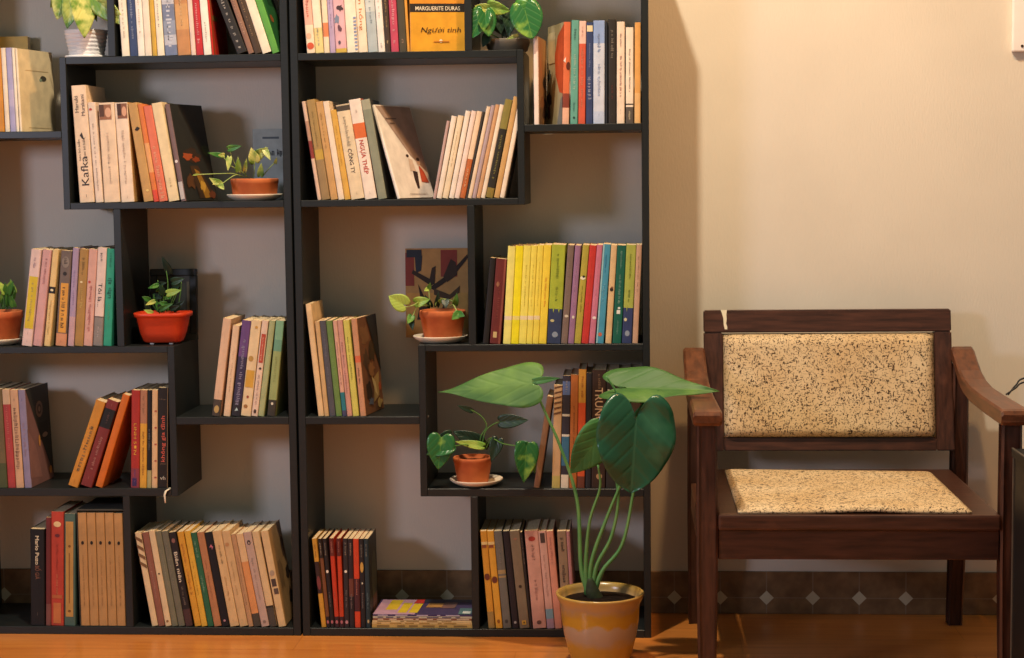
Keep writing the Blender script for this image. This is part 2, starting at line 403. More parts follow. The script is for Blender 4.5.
shelf_row((295, 0, 5.851), Z1, [
 (70, 118, 45, 0, 'E9B5A2', 'pink and cream spine book with red dots', {'h': .2, 'bands': [(0, .28, 'F0DCC0')], 'txt': [(14, .62, .6, .55, 'C85848', -1)], 'mark': [('CE5A3C', ell(.5, .07, .42, .035)), ('E8B898', ell(.4, .17, .3, .03))]}),
 (120, 168, 95, 0, 'F0E4CC', 'cream spine book with pale yellow foot', {'h': .2, 'bands': [(0, .25, 'E6D490')], 'txt': [(8, .16, .2, .5, 'A8A898', -1)]}),
 (171, 203, 152, 0, 'EFDABA', 'cream spine book with orange patch', {'h': .2, 'bands': [(.16, .3, 'E08A5C')]}),
 (206, 238, 181, 0, 'B9A4C4', 'thin lilac spine paperback', {'h': .2, 'txt': [(9, .5, .6, .35, '9080A8', -1)]}),
 (240, 303, 213, 0, 'DDB0B8', 'pink patterned book with dark motifs', {'h': .2, 'bands': [(0, .04, 'D0B050')], 'mark': [('4A3A40', blob(.6, .44, .32, .035)), ('7C88A0', blob(.25, .33, .25, .05)), ('6A4A58', blob(.5, .24, .2, .04)), ('5A5060', ell(.4, .1, .12, .02))]}),
 (306, 372, 285, 0, 'F3E6CF', 'cream spine book with blue ladder strip', {'h': .205, 'bands': [], 'mark': [('8C98B8', rect(.72, .98, .02+.034*k, .036+.034*k)) for k in range(10)]}),
 (374, 426, 345, 0, 'F0DEC4', 'cream spine book with orange lettering', {'h': .205, 'txt': [('Nguyên hồng', .5, .58, .5, 'CC7A3C', -1)]}),
 (429, 485, 406, 0, 'AFBCC0', 'pale grey blue paperback', {'h': .2, 'bands': [(.4, 1, 'C8D0CE')], 'txt': [(9, .5, .5, .35, '8A9AA4', -1)]}),
 (488, 528, 466, 0, 'EDE6DE', 'white spine paperback beside dark brown book', {'h': .2, 'txt': [(12, .6, .6, .3, 'B8AAA0', -1), (2, .06, .06, .4, '909090', -1)]}),
 (531, 560, 513, 0, '43362C', 'dark brown book with gold lettering', {'h': .2, 'txt': [(14, .55, .7, .5, 'B89A60', -1), (1, .09, .05, .6, 'C8B080', -1)]}),
 (563, 608, 546, 0, 'BE4A62', 'crimson pink spine book with pale lettering', {'h': .2, 'txt': [(14, .55, .8, .55, 'E8C0C0', -1), (1, .09, .05, .5, 'E8C0C0', -1)]}),
 (612, 655, 592, 0, '4C4636', 'dark olive book with pale foot mark', {'h': .2, 'txt': [(1, .1, .05, .5, 'C8A088', -1)]}),
 (657, 672, 632, 0, 'D69A3C', 'very thin amber paperback', {'h': .2}),
 (675, 690, 672, 0, 'DFA24A', 'mustard book with its front cover facing out', {'h': .16, 'D': .112, 'yawdeg': 80, 'free': 1, 'cover': 'DDA02A', 'Y': .012,
   'art': [('2A241E', rect(.0, 1, .49, .595)), ('D88E28', rect(.0, 1, .595, 1)), ('5A4020', blob(.3, .82, .2, .16)), ('5A3A18', blob(.65, .8, .18, .14)), ('3A2A14', blob(.85, .74, .12, .1)), ('E9DFC0', ell(.55, .13, .03, .022)), ('C07824', rect(.42, .7, .115, .13))],
   'ctxt': [('MARGUERITE DURAS', .5, .535, .8, .07, 'E9DCC0', {'bold': .01}), ('Người tình', .55, .27, .72, .09, '3A2A14', {'shear': .2})]}),
], 'on top row, right bookcase', 'books in the top row of the right bookcase')

shelf_row((0, 0, 3.873), Z2, [
 (-50, 17, -66, 188, 'CC8A34', 'orange brown book cut by photo edge', {}),
 (20, 38, 0, 186, 'EADCC4', 'thin ivory book', {}),
 (40, 62, 14, 186, 'A8A4C8', 'lilac blue thin book', {'bands': [(.3, .5, 'B8B0CC')]}),
 (63, 74, 34, 186, 'EFE4D0', 'thin white book', {}),
 (76, 86, 40, 188, 'EFE0C4', 'cream notebook with its front cover showing a dark emblem', {'yaw': 14, 'D': .135, 'cover': 'E4CFA4', 'label': 'cream notebook showing its cover with a small dark emblem, far-left upper shelf',
   'art': [('4A4438', ell(.7, .66, .09, .035)), ('8A9A80', ell(.62, .64, .04, .02)), ('C2A878', rect(.2, .85, .745, .75)), ('C2A878', rect(.2, .85, .05, .055))]}),
], 'on far-left upper shelf', 'books on the far left upper shelf')
def facing_book(pl, pr, py, Yb, zs, t, colr, label, group, o):
    "a book standing with its front cover towards the room, its back near depth Yb"
    xl = xat(pl, Yb-t, zs); xr = xat(pr, Yb-t, zs); h = at(pr, py, Yb-t).z-zs
    o = dict(o); o['cover'] = colr
    return make_book(t, h-.0006, xr-xl, (xl, Yb, zs+.0003), 0, PI/2, colr, label, group, o)
facing_book(-30, 31, 36, .190, Z2, .018, 'D0AC58', 'ochre book standing taller behind the cream notebook, far-left upper shelf', 'books on the far left upper shelf', {})

shelf_row((60, 75, 5.058), Z3, [
 (100, 174, 55, 55, 'E8CDAE', 'tall cream paperback with large dark lettering', {'txt': [('Kafka', .27, .25, .72, '3A302C', 1), ('bên bờ biển', .45, .18, .22, '6A5A50', 1, {}, -.25), ('bên bờ biển', .47, .16, .22, '6A5A50', 1, {}, .1), ('Haruki', .84, .14, .36, '5A4A44', 1, {}, -.22), ('Murakami', .83, .18, .36, '5A4A44', 1, {}, .2), (2, .06, .05, .4, '5A4A44', 0)],
   'mark': [('332C2A', [(.35, .575), (.5, .6), (.62, .545), (.75, .56), (.6, .535), (.5, .545)])]}),
 (180, 219, 138, 140, 'E9D4BE', 'narrow cream paperback with red dot', {'txt': [(26, .45, .75, .3, '9A8A80', -1), (1, .05, .03, .4, '5A4A44', 0)], 'mark': [('B83A38', ell(.35, .93, .2, .012))]}),
 (224, 304, 192, 142, 'EACFAF', 'cream paperback with face at top', {'txt': [(18, .45, .6, .3, 'CDB49A', -1)], 'mark': [('9A6A4C', rect(.05, .8, .83, .98)), ('5A3C2C', rect(.05, .35, .86, .98)), ('D8A888', ell(.6, .9, .2, .05))]}),
 (310, 376, 252, 142, 'EDD6BC', 'second cream paperback with face at top', {'cover': 'C79A5C', 'txt': [(18, .45, .6, .3, 'C4A890', -1), (2, .05, .05, .4, '7A6A60', 0)], 'mark': [('8A5C44', rect(.2, .95, .84, .99)), ('4A3026', rect(.2, .5, .87, .99)), ('D8A484', ell(.72, .91, .18, .05))]}),
 (424, 472, 322, 146, 'C49A5E', 'tan spine book with small black leaf mark', {'mark': [('2A241E', [(.3, .73), (.6, .76), (.9, .74), (.7, .72), (.5, .715)]), ('E8C878', ell(.6, .11, .15, .012))]}),
 (474, 500, 374, 150, 'DD7E42', 'thin orange book with cream patches', {'bands': [(.0, .12, 'D8503C'), (.3, .6, 'E3A66C')]}),
 (502, 545, 404, 160, 'E0795C', 'coral red book with cream flecks', {'txt': [(12, .35, .5, .7, 'F0C098', -1), (4, .08, .12, .8, 'F0D0A8', -1)]}),
 (550, 604, 428, 146, 'EBD5A8', 'plain pale yellow paperback', {'txt': [(3, .2, .15, .3, 'C8B080', -1)]}),
 (612, 640, 484, 150, '7A6260', 'mauve spine book with dark autumn cover', {'yaw': 18, 'D': .13, 'cover': '2A2A26', 'bands': [], 'mark': [('E8E0D8', ell(.5, .41, .3, .016)), ('C8C0B8', rect(.1, .95, .02, .2))],
   'art': [('3A2A1E', blob(.4, .47, .3, .08)), ('A8502A', blob(.3, .46, .17, .045)), ('8A4020', blob(.55, .43, .13, .035)), ('44301E', [(.3, .36), (.55, .36), (.95, .03), (.45, .02)]), ('9A7028', [(.42, .33), (.56, .3), (.84, .03), (.62, .02)]), ('C89A3C', blob(.6, .15, .09, .07, 3)), ('3A4428', blob(.85, .52, .12, .07)), ('5A3A20', blob(.25, .2, .13, .1)), ('6A3A22', blob(.85, .06, .1, .05))]}),
], 'in left upper box', 'books in the upper box of the left bookcase')
facing_book(254, 287, 128.5, .188, Z3, .011, 'B0B8B4', 'grey blue book standing upright behind the terracotta bowl plant', 'books in the upper box of the left bookcase', {'ctxt': [(9, .5, .66, .8, .1, '4A5058')], 'art': [('5C666C', rect(.3, .8, .86, .89))]})

shelf_row((295, 85, 5.483), Z3, [
 (124, 144, 36, 92, 'DDBEA6', 'thin pinkish paperback with dark red patch', {'bands': [(.42, .6, '8A3A34'), (.6, .8, 'B89078')]}),
 (146, 193, 62, 84, 'A98C56', 'olive tan paperback', {'bands': [(.4, .5, 'C0A048'), (0, .4, '9A8058')], 'txt': [(14, .7, .4, .3, '8A7040', -1)]}),
 (196, 235, 104, 94, 'CBA066', 'light brown paperback', {'txt': [(14, .7, .4, .35, 'A07840', -1), (1, .05, .03, .4, '7A5A30', 0)]}),
 (238, 271, 146, 92, 'EEDCC4', 'plain white paperback with tiny foot mark', {'txt': [(1, .08, .02, .5, '5A5050', 0)]}),
 (273, 305, 190, 140, 'DDAE50', 'amber yellow thin paperback', {'txt': [(12, .6, .5, .35, 'C08C30', -1)]}),
 (308, 382, 218, 112, 'E6D3B0', 'cream book with dark top and stencilled lettering', {'bands': [(.93, .985, '4A4238'), (.985, 1, 'C8B898')], 'txt': [(12, .71, .35, .4, 'A49880', -1), ('CÔNG TY', .4, .26, .42, '5A5048', -1, {'bold': .01}), (2, .06, .06, .4, 'B0A088', 0)]}),
 (384, 450, 273, 84, 'F0E2D2', 'white book with orange square and red lettering', {'bands': [(.61, .76, 'D9703C')], 'txt': [('NGỰA THÉP', .42, .34, .5, 'BE4838', -1, {'bold': .015}), (5, .88, .16, .5, 'B8A898', 0), (2, .06, .06, .35, 'A09890', 0)], 'cover': 'B05038'}),
 (456, 505, 346, 84, '8C917C', 'grey green paperback leaning left', {'bands': [(.9, 1, 'A8A890')], 'cover': '3A3A34'}),
 (560, 580, 396, 112, 'F0E6D8', 'large white book with taupe cover and two small figures', {'yaw': 28, 'free': 1, 'D': .14, 'cover': 'EDE3D6', 'label': 'leaning white book whose taupe cover shows two small figures',
   'art': [('A58C7C', [(.02, .99), (.99, .99), (.99, .27), (.62, .46), (.3, .74)]), ('3A2A26', [(.58, .1), (.64, .1), (.7, .28), (.57, .29), (.56, .2)]), ('D8C0AA', [(.5, .29), (.66, .29), (.64, .41), (.54, .43)]), ('3A2A26', ell(.53, .455, .04, .016)), ('B84E30', [(.74, .17), (.95, .16), (.88, .28), (.8, .34), (.77, .34)]), ('D8B8A0', ell(.79, .38, .05, .03)), ('3A2A26', ell(.8, .415, .045, .02)), ('6A584C', rect(.2, .5, .85, .862)), ('6A584C', rect(.28, .42, .8, .81)), ('C8B8A8', rect(.3, .8, .04, .048))]}),
], 'in right upper box', 'books in the upper box of the right bookcase')

shelf_row((425, 85, 5.486), Z3, [
 (44, 60, 120, 196, 'C0A29C', 'thin mauve book'),
 (63, 92, 147, 168, 'EFE2D0', 'white paperback', {'txt': [(1, .8, .01, .4, '8A8078', 0)]}),
 (95, 127, 182, 165, 'EBD9B8', 'cream paperback', {'txt': [(14, .6, .5, .25, 'D0B888', -1)]}),
 (131, 159, 224, 140, 'F0E4D4', 'taller white paperback', {'txt': [(4, .06, .06, .5, '8A6A60', 0)]}),
 (161, 189, 257, 140, 'EED9CC', 'pinkish white paperback', {'txt': [(3, .06, .06, .5, 'B06A50', 0)]}),
 (191, 221, 287, 142, 'EBD0B0', 'cream book with orange lower half', {'bands': [(.0, .45, 'BE6A38')], 'txt': [(4, .25, .3, .4, 'E0A070', -1)]}),
 (223, 232, 308, 146, '3E3A36', 'dark charcoal thin book'),
 (234, 256, 340, 116, 'EAD2B4', 'narrow cream paperback', {}),
 (258, 280, 364, 110, 'B4A0A4', 'narrow lilac grey paperback', {}),
 (282, 304, 378, 106, 'D0A276', 'narrow tan paperback', {}),
 (306, 330, 388, 106, 'EEE0CA', 'narrow white paperback before black book', {}),
 (333, 374, 412, 76, '2C2A22', 'black book with olive lettering', {'bands': [(.7, 1, '8A8040'), (0, .1, '8A7838')], 'txt': [(14, .42, .5, .45, 'A8A050', 1)]}),
 (378, 408, 442, 62, 'CDA468', 'tan paperback near the box end', {}),
 (410, 436, 474, 76, 'F0E0CA', 'white paperback against the box end', {'txt': [(1, .75, .02, .4, 'A09080', 0)]}),
], 'in leaning row after the figure-cover book', 'books leaning right in the upper box of the right bookcase', D=.125)

shelf_row((525, 10, 5.264), Z2, [
 (48, 74, 43, 140, 'EFDCD0', 'pinkish white book showing tan cover', {'yaw': 5, 'D': .13, 'cover': 'BF9468', 'art': [('6A5048', blob(.65, .2, .32, .15)), ('4A4244', blob(.7, .48, .22, .08)), ('A87858', blob(.4, .25, .25, .1)), ('8A6A50', rect(.1, .4, .0, .2))]}),
 (196, 234, 206, 62, 'D8714A', 'book with orange shape on its left-facing cover', {'yaw': -19, 'D': .13, 'free': 1, 'cover': 'B8A878', 'lcover': 'B7AC84', 'artside': -1, 'bands': [(0, .16, 'E8B8A0'), (.16, .3, '8A4438')], 'mark': [('F0E8E0', [(.0, .62), (.35, .66), (.3, .6)]), ('5A2A20', ell(.7, .57, .3, .04))],
   'art': [('CF5A32', [(0, .3), (.2, .32), (.46, .5), (.52, .68), (.36, .88), (.0, .98)]), ('4A5048', blob(.85, .5, .12, .06)), ('3C3A40', blob(.8, .27, .17, .08)), ('6A4A40', blob(.82, .12, .13, .08)), ('8A8A84', [(0, .0), (.3, .0), (.1, .25), (0, .28)]), ('CDBE90', rect(.5, .9, .62, .93))]}),
 (238, 277, 238, 54, '63A394', 'teal spine book with pale lettering', {'txt': [(4, .86, .12, .45, '2C4A48', -1), (2, .71, .05, .5, 'D8D8B0', 0), (15, .5, .38, .5, 'CFE0CC', -1), (6, .16, .1, .35, '3A6A64', -1)], 'mark': [('1F4440', ell(.5, .06, .15, .012))]}),
 (280, 317, 281, 58, 'CE5A40', 'coral red book with pink top', {'bands': [(.78, 1, 'E5C2B4')], 'txt': [(14, .55, .4, .6, 'DE9A80', -1), (8, .25, .2, .4, 'DE9A80', -1), (5, .9, .12, .5, 'F2E0D4', -1)]}),
 (321, 356, 321, 66, '35446E', 'navy spine book with white lettering', {'txt': [(14, .68, .28, .35, '9AA8CC', -1), (8, .35, .25, .75, 'DCE0EC', -1)], 'mark': [('E8D8B0', rect(.08, .92, .91, .97))]}),
 (359, 419, 360, 56, 'C6D0E2', 'wide sky blue and white book', {'bands': [(.78, 1, '8EA8D8'), (.0, .12, 'B8C8E4')], 'txt': [(10, .78, .2, .4, '7A94C0', -1), (12, .42, .35, .4, '98AACC', -1), (1, .08, .04, .4, '5A74A8', 0)]}),
 (423, 435, 423, 60, '22262E', 'very thin black book', {}),
 (439, 479, 439, 50, '2C2824', 'black book with small pale lettering', {'txt': [(12, .76, .3, .5, 'B8B0A0', -1), (4, .3, .15, .4, '7A3A30', -1), (3, .09, .03, .5, 'C8B870', 0)]}),
 (483, 524, 484, 62, 'EBD8C2', 'cream spine book with red lettering', {'txt': [(8, .82, .16, .35, 'A87A6A', -1), (22, .46, .45, .45, 'A8685A', -1), (3, .13, .05, .5, '6A5A50', 0), (2, .1, .05, .5, '6A5A50', 0)]}),
 (531, 571, 531, 92, 'EDDFCB', 'shorter white book with dark foot', {'bands': [(.0, .17, '57504A'), (.19, .205, '4A4440')], 'txt': [(22, .55, .5, .35, '8A7A6C', -1), (5, .08, .1, .4, 'C8B890', -1)]}),
 (576, 608, 578, 66, 'D9A25A', 'plain tan amber book beside side panel', {'bands': [(0, .3, 'E0B478')]}),
], 'on upper right shelf', 'books on the upper right shelf')

shelf_row((0, 235, 5.48), Z4, [
 (118, 174, 172, 76, 'DFC2B8', 'pinkish white book with yellow label', {'mark': [('D3B92C', rect(.12, .95, .18, .72))], 'txt': [(12, .46, .45, .4, '8A8030', 1), (2, .13, .04, .6, '3A3040', 0), (1, .05, .04, .4, 'B8A098', 0), (5, .86, .12, .4, 'B090A0', -1)]}),
 (180, 228, 236, 78, 'D0A09C', 'dusty pink paperback', {'txt': [(10, .78, .3, .4, 'A05A5A', 1), (1, .06, .04, .5, '9A6A68', 0)]}),
 (240, 274, 289, 78, 'E3C384', 'pale yellow book with black ring', {'bands': [(.545, .615, '2A2624')], 'txt': [(14, .3, .4, .4, 'C49A50', 1), (1, .06, .04, .6, '8A5A30', 0)], 'mark': [('E8D8B0', ell(.5, .58, .25, .012))]}),
 (303, 362, 335, 84, '6E6058', 'dark patterned book with orange title label', {'bands': [(0, .13, 'D0926A')], 'mark': [('D99C40', rect(.2, .9, .14, .66)), ('8A7C70', ell(.5, .88, .35, .06)), ('2A2420', ell(.5, .76, .18, .02))], 'txt': [(15, .4, .48, .5, '2A1C14', -1), (2, .05, .04, .5, '8A3A2A', 0), (3, .9, .1, .5, '2A2420', -1)]}),
 (370, 404, 399, 70, 'A893AE', 'lilac paperback', {'bands': [(0, .3, 'C4A0A4')], 'txt': [(9, .6, .4, .35, '8A74A0', 1), (1, .1, .04, .5, '7A5A60', 0)]}),
 (407, 455, 438, 76, 'A98246', 'golden brown paperback', {'txt': [(6, .82, .2, .4, '7A5C30', -1), (9, .5, .25, .4, 'D8C070', -1)], 'mark': [('E8D8A8', ell(.4, .66, .15, .01))]}),
 (457, 504, 487, 76, 'D5A596', 'pink book with red script lettering', {'txt': [(18, .38, .55, .45, 'B85A54', 1), (1, .06, .04, .5, 'A05048', 0)], 'mark': [('B83A34', ell(.3, .66, .15, .012))]}),
 (509, 559, 531, 68, 'E0C8BC', 'white and grey book with black script', {'bands': [(0, .29, '8A827C'), (.29, .3, '3A3430')], 'txt': [('Tôi là...', .52, .24, .6, '2A2624', -1), (3, .9, .1, .4, '4A4444', -1), (5, .14, .12, .3, 'B8B0A8', -1)]}),
 (565, 610, 581, 74, '2F9A7C', 'teal green book beside the divider', {'txt': [(5, .6, .24, .7, '123A34', 1), (8, .88, .16, .4, '1A5A48', -1), (6, .36, .2, .35, '70A878', -1), (1, .11, .04, .7, '1A4A3C', 0)]}),
], 'on left middle shelf', 'books on the left middle shelf')

shelf_row((200, 305, 5.48), Z5, [
 (64, 110, 127, 72, 'DDB898', 'peach book with dark bottom label', {'bands': [(0, .17, '4A4038')], 'mark': [('B89A60', ell(.5, .07, .3, .04))], 'txt': [(1, .25, .04, .3, 'B07848', 0)]}),
 (128, 165, 180, 112, 'E2C3A0', 'shorter cream paperback', {'txt': [(10, .5, .5, .3, 'C8A888', 1), (1, .06, .04, .4, 'A88860', 0)]}),
 (172, 221, 232, 82, '3A3450', 'purple and black book with white lettering', {'bands': [(.62, 1, '6A4A80'), (.0, .16, '2A2830')], 'txt': [(17, .45, .8, .6, 'C8C0D8', 1)], 'mark': [('B0C8C8', [(.3, .05), (.7, .06), (.5, .09)])]}),
 (223, 278, 281, 82, 'E6CCA0', 'cream book with yellow patches', {'mark': [('D0A040', rect(.1, .9, .3, .48)), ('B8904C', ell(.4, .6, .25, .03)), ('A0503C', ell(.5, .2, .12, .015)), ('A07040', ell(.4, .1, .2, .02)), ('C89848', ell(.6, .93, .15, .015))]}),
 (281, 316, 341, 84, 'E4C8B0', 'white book with red vertical label', {'mark': [('B84A34', rect(.2, .85, .56, .86)), ('3A302C', ell(.55, .5, .2, .012)), ('4A3A34', ell(.5, .05, .22, .022))], 'txt': [(12, .28, .35, .45, 'A88A80', 1), (10, .71, .28, .35, 'E0A890', 1)]}),
 (318, 350, 381, 84, 'A9B07E', 'pale green thin paperback', {'txt': [(1, .06, .03, .4, '6A7048', 0)]}),
 (367, 412, 417, 84, '9AA66A', 'green book with teal top and dark foot', {'bands': [(0, .17, '3C3830'), (.68, .8, '6A9A80'), (.8, 1, '7FAE8A')], 'mark': [('D8D0B8', ell(.5, .13, .15, .015))], 'txt': [(6, .5, .3, .4, '8A9458', 1)]}),
], 'on small left shelf', 'books on the small left shelf')

shelf_row((295, 295, 5.06), Z5, [
 (118, 147, 52, 48, 'E2C191', 'tall plain cream book', {}),
 (149, 172, 100, 136, 'D0AC78', 'thin tan paperback', {}),
 (175, 206, 118, 132, '54535A', 'grey spine book', {'txt': [(10, .75, .3, .4, '8A8A94', -1), (8, .4, .25, .4, '8A8A94', -1)]}),
 (208, 238, 154, 132, '6B8A48', 'leaf green paperback', {'txt': [(14, .55, .6, .3, '90A868', -1)]}),
 (240, 262, 190, 132, 'D8A890', 'pinkish book with teal foot', {'bands': [(.06, .25, '2E7C88'), (0, .06, '4A4A6A')], 'txt': [(16, .55, .5, .4, '9A6058', -1)]}),
 (264, 290, 208, 130, 'CE9A88', 'dusty rose paperback', {'txt': [(16, .5, .6, .4, '9A5A58', -1), (1, .06, .04, .5, '8A4A44', 0)]}),
 (293, 324, 242, 130, 'D2CA62', 'yellow green paperback', {'txt': [(13, .6, .5, .4, '8A8A38', -1), (1, .06, .04, .5, '8A8A38', 0)]}),
 (330, 360, 281, 122, 'C8926C', 'tan pink book showing a painted cover', {'yaw': 9.5, 'D': .13, 'cover': '7C5438', 'bands': [(.55, .62, 'D06A44')], 'txt': [(8, .42, .2, .5, '5A3A30', -1)],
  'art': [('8A6442', blob(.3, .8, .25, .14)), ('5A4430', blob(.28, .56, .2, .12)), ('3A2C20', blob(.3, .24, .2, .12)), ('B09058', [(.5, .1), (.8, .15), (.88, .4), (.6, .35)]), ('4A3A24', blob(.6, .62, .2, .13)), ('D0B880', [(.45, .4), (.66, .3), (.72, .15), (.6, .2), (.52, .3)]), ('5A6070', blob(.35, .12, .15, .05)), ('B0522F', blob(.85, .25, .07, .05)), ('94683F', blob(.5, .45, .2, .08)), ('C0A060', blob(.78, .08, .15, .05)), ('2A2824', [(.45, 1), (1, 1), (1, .38)])]}),
], 'on small right shelf', 'books on the small right shelf')
YEL = 'E9D82E'
shelf_row((475, 235, 5.72), Z4, [
 (44, 78, 86, 130, '1E1A18', 'thin black book leaning', {}),
 (84, 146, 122, 134, '6A2A26', 'maroon book with small pale bottom label', {'mark': [('C8B078', rect(.25, .6, .07, .14)), ('9A6A4C', ell(.35, .7, .15, .03)), ('8A4A3C', rect(.78, .95, .0, 1))], 'txt': [(9, .5, .5, .3, '8A4A40', -1)]}),
 (160, 204, 186, 64, 'F2EA80', 'light yellow edged matching yellow book', {'bands': [(.245, .285, 'EBDCC0')]}),
 (206, 249, 221, 62, 'F6EA20', 'brightest lemon yellow of the matching yellow books', {'bands': [(.245, .285, 'EFE080')]}),
 (250, 293, 266, 60, 'F4E868', 'matching yellow book with pale title', {'bands': [(.245, .285, 'F0DFB0')], 'txt': [(13, .6, .5, .3, 'C8B030', -1)]}),
 (294, 328, 309, 60, 'F4E45E', 'matching yellow book, narrow', {'bands': [(.245, .285, 'F0DFB8')], 'txt': [(12, .6, .5, .3, 'C8B030', -1)]}),
 (329, 364, 349, 58, 'F4E054', 'matching yellow book with pale band', {'bands': [(.245, .285, 'EFDCA8')], 'txt': [(12, .6, .5, .3, 'C8B030', -1)]}),
 (365, 408, 388, 56, 'F4DA44', 'deep yellow book with orange lettering', {'txt': [(16, .52, .33, .4, 'D87A28', -1), (1, .04, .03, .4, 'C89030', 0)]}),
 (412, 490, 441, 54, 'A9B83A', 'wide lime green book with navy starry foot', {'bands': [(0, .35, '34405F')], 'txt': [(9, .78, .28, .3, '6A7A28', -1), (9, .5, .16, .3, '5A6A28', -1)], 'mark': [('C8C08A', ell(.3, .23, .15, .015)), ('8A98A8', ell(.55, .09, .22, .03)), ('A9B83A', [(.3, .34), (.42, .38), (.36, .31)]), ('A9B83A', [(.7, .34), (.82, .38), (.76, .31)])]}),
 (492, 529, 531, 58, '7F6C62', 'grey brown book with small pale emblem', {'mark': [('D8CCB8', ell(.55, .28, .3, .014))], 'txt': [(12, .6, .5, .3, '9A887C', -1), (2, .08, .06, .4, 'B8A890', 0)]}),
 (532, 566, 573, 60, '9D7496', 'mauve purple book', {'mark': [('E8DCC8', ell(.55, .27, .22, .016))], 'txt': [(12, .6, .5, .35, 'B894B0', -1)]}),
 (568, 606, 617, 56, 'B5A844', 'olive yellow book with black and white emblem', {'mark': [('F0E8D0', ell(.45, .665, .4, .018)), ('2A2820', ell(.55, .68, .2, .012))], 'txt': [(12, .45, .3, .35, '8A7C30', -1), (2, .06, .05, .5, '5A5428', 0)]}),
 (609, 649, 657, 58, 'C93A32', 'bright red paperback', {'txt': [(12, .6, .5, .3, 'D86050', -1), (1, .06, .04, .4, '8A2420', 0)]}),
 (651, 685, 692, 56, 'CC7A92', 'rose pink book with white emblem', {'mark': [('F0E0DC', ell(.55, .26, .32, .016))], 'txt': [(12, .6, .5, .3, 'DDA0B0', -1)]}),
 (692, 736, 732, 52, '4A9AB8', 'sky blue paperback', {'txt': [(9, .8, .2, .3, '2C6A90', -1), (12, .5, .25, .5, '8CC8D8', -1)], 'mark': [('C86A50', ell(.45, .09, .25, .02)), ('9AC8D0', rect(0, .2, 0, 1))]}),
 (745, 780, 776, 58, 'DCBB8A', 'tan cream book with small dark mark', {'mark': [('3A2A24', ell(.5, .55, .28, .02)), ('8A5A44', ell(.55, .57, .2, .01))]}),
 (786, 836, 812, 58, '17604E', 'dark green book with white lettering', {'txt': [(10, .85, .2, .3, 'A8C8B8', -1), (17, .55, .33, .4, 'C8D8C8', -1), (9, .16, .16, .3, '9AC0B0', -1)], 'mark': [('E8E8DC', rect(.3, .7, .3, .34)), ('E8E8DC', ell(.55, .36, .15, .012))]}),
 (840, 896, 862, 56, 'A8B250', 'second lime and navy starry book', {'bands': [(0, .36, '34406A')], 'txt': [(10, .78, .28, .3, '6A7A28', -1), (8, .48, .14, .3, '5A6A28', -1)], 'mark': [('D8D0A8', ell(.25, .24, .16, .018)), ('8A98A8', ell(.5, .1, .25, .03)), ('A8B250', [(.3, .35), (.42, .39), (.36, .32)])]}),
 (900, 932, 922, 56, 'C6A084', 'tan pink narrow book by side panel', {'txt': [(10, .7, .4, .3, 'A87E64', -1)]}),
], 'on middle right shelf', 'books on the middle right shelf')

shelf_row((525, 350, 4.11), Z6, [
 (35, 60, 92, 190, '8A6448', 'brown book leaning by the terracotta pot', {}),
 (110, 144, 120, 145, 'C9A478', 'tan book with brown zigzag top', {'bands': [(0, .12, 'B8A860')], 'mark': [('6A4A34', [(.05, .98-.05*k), (.95, 1-.05*k), (.95, .985-.05*k), (.05, .965-.05*k)]) for k in range(6)]}),
 (147, 179, 149, 106, '33303A', 'dark book with blue and white patches', {'bands': [(.0, .12, 'D8CDB8'), (.2, .46, '3A6A88'), (.46, .48, 'D8D0C0'), (.64, .66, 'C8C0B0'), (.83, .95, '5A6E9A')], 'txt': [(4, .9, .12, .5, 'C0C0C8', -1)]}),
 (181, 212, 182, 102, 'A9622E', 'plain brown orange book', {'txt': [(12, .5, .5, .3, '7A4420', -1)]}),
 (214, 245, 214, 80, 'C8522A', 'orange red book with yellow top', {'bands': [(.72, 1, 'C08A34'), (.0, .1, '6A3A2A')], 'txt': [(5, .85, .2, .4, '8A5A24', -1)]}),
 (248, 271, 247, 94, '24242A', 'black thin book with white lettering', {'txt': [(10, .47, .2, .6, 'A8A8B0', -1)]}),
 (273, 330, 273, 82, '35241C', 'dark brown book with large pale lettering', {'txt': [('TRUNG', .7, .3, .8, 'C8A888', -1, {'bold': .01}), (7, .9, .14, .3, 'A88868', -1)], 'mark': [('A8845C', ell(.55, .1, .22, .025))]}),
 (333, 384, 333, 84, '2A2624', 'black and white book behind the large leaf', {'mark': [('D8CDBC', [(.1, .7), (.6, .74), (.95, .68), (.9, .82), (.1, .84)])]}),
 (386, 434, 386, 86, '3A2E26', 'dark book with pale lettering behind the leaf', {'txt': [(5, .68, .24, .7, 'B0987C', -1)]}),
 (436, 476, 436, 84, '46382E', 'dark brown book behind upper leaf tip', {}),
], 'in right lower box', 'books in the lower box of the right bookcase')

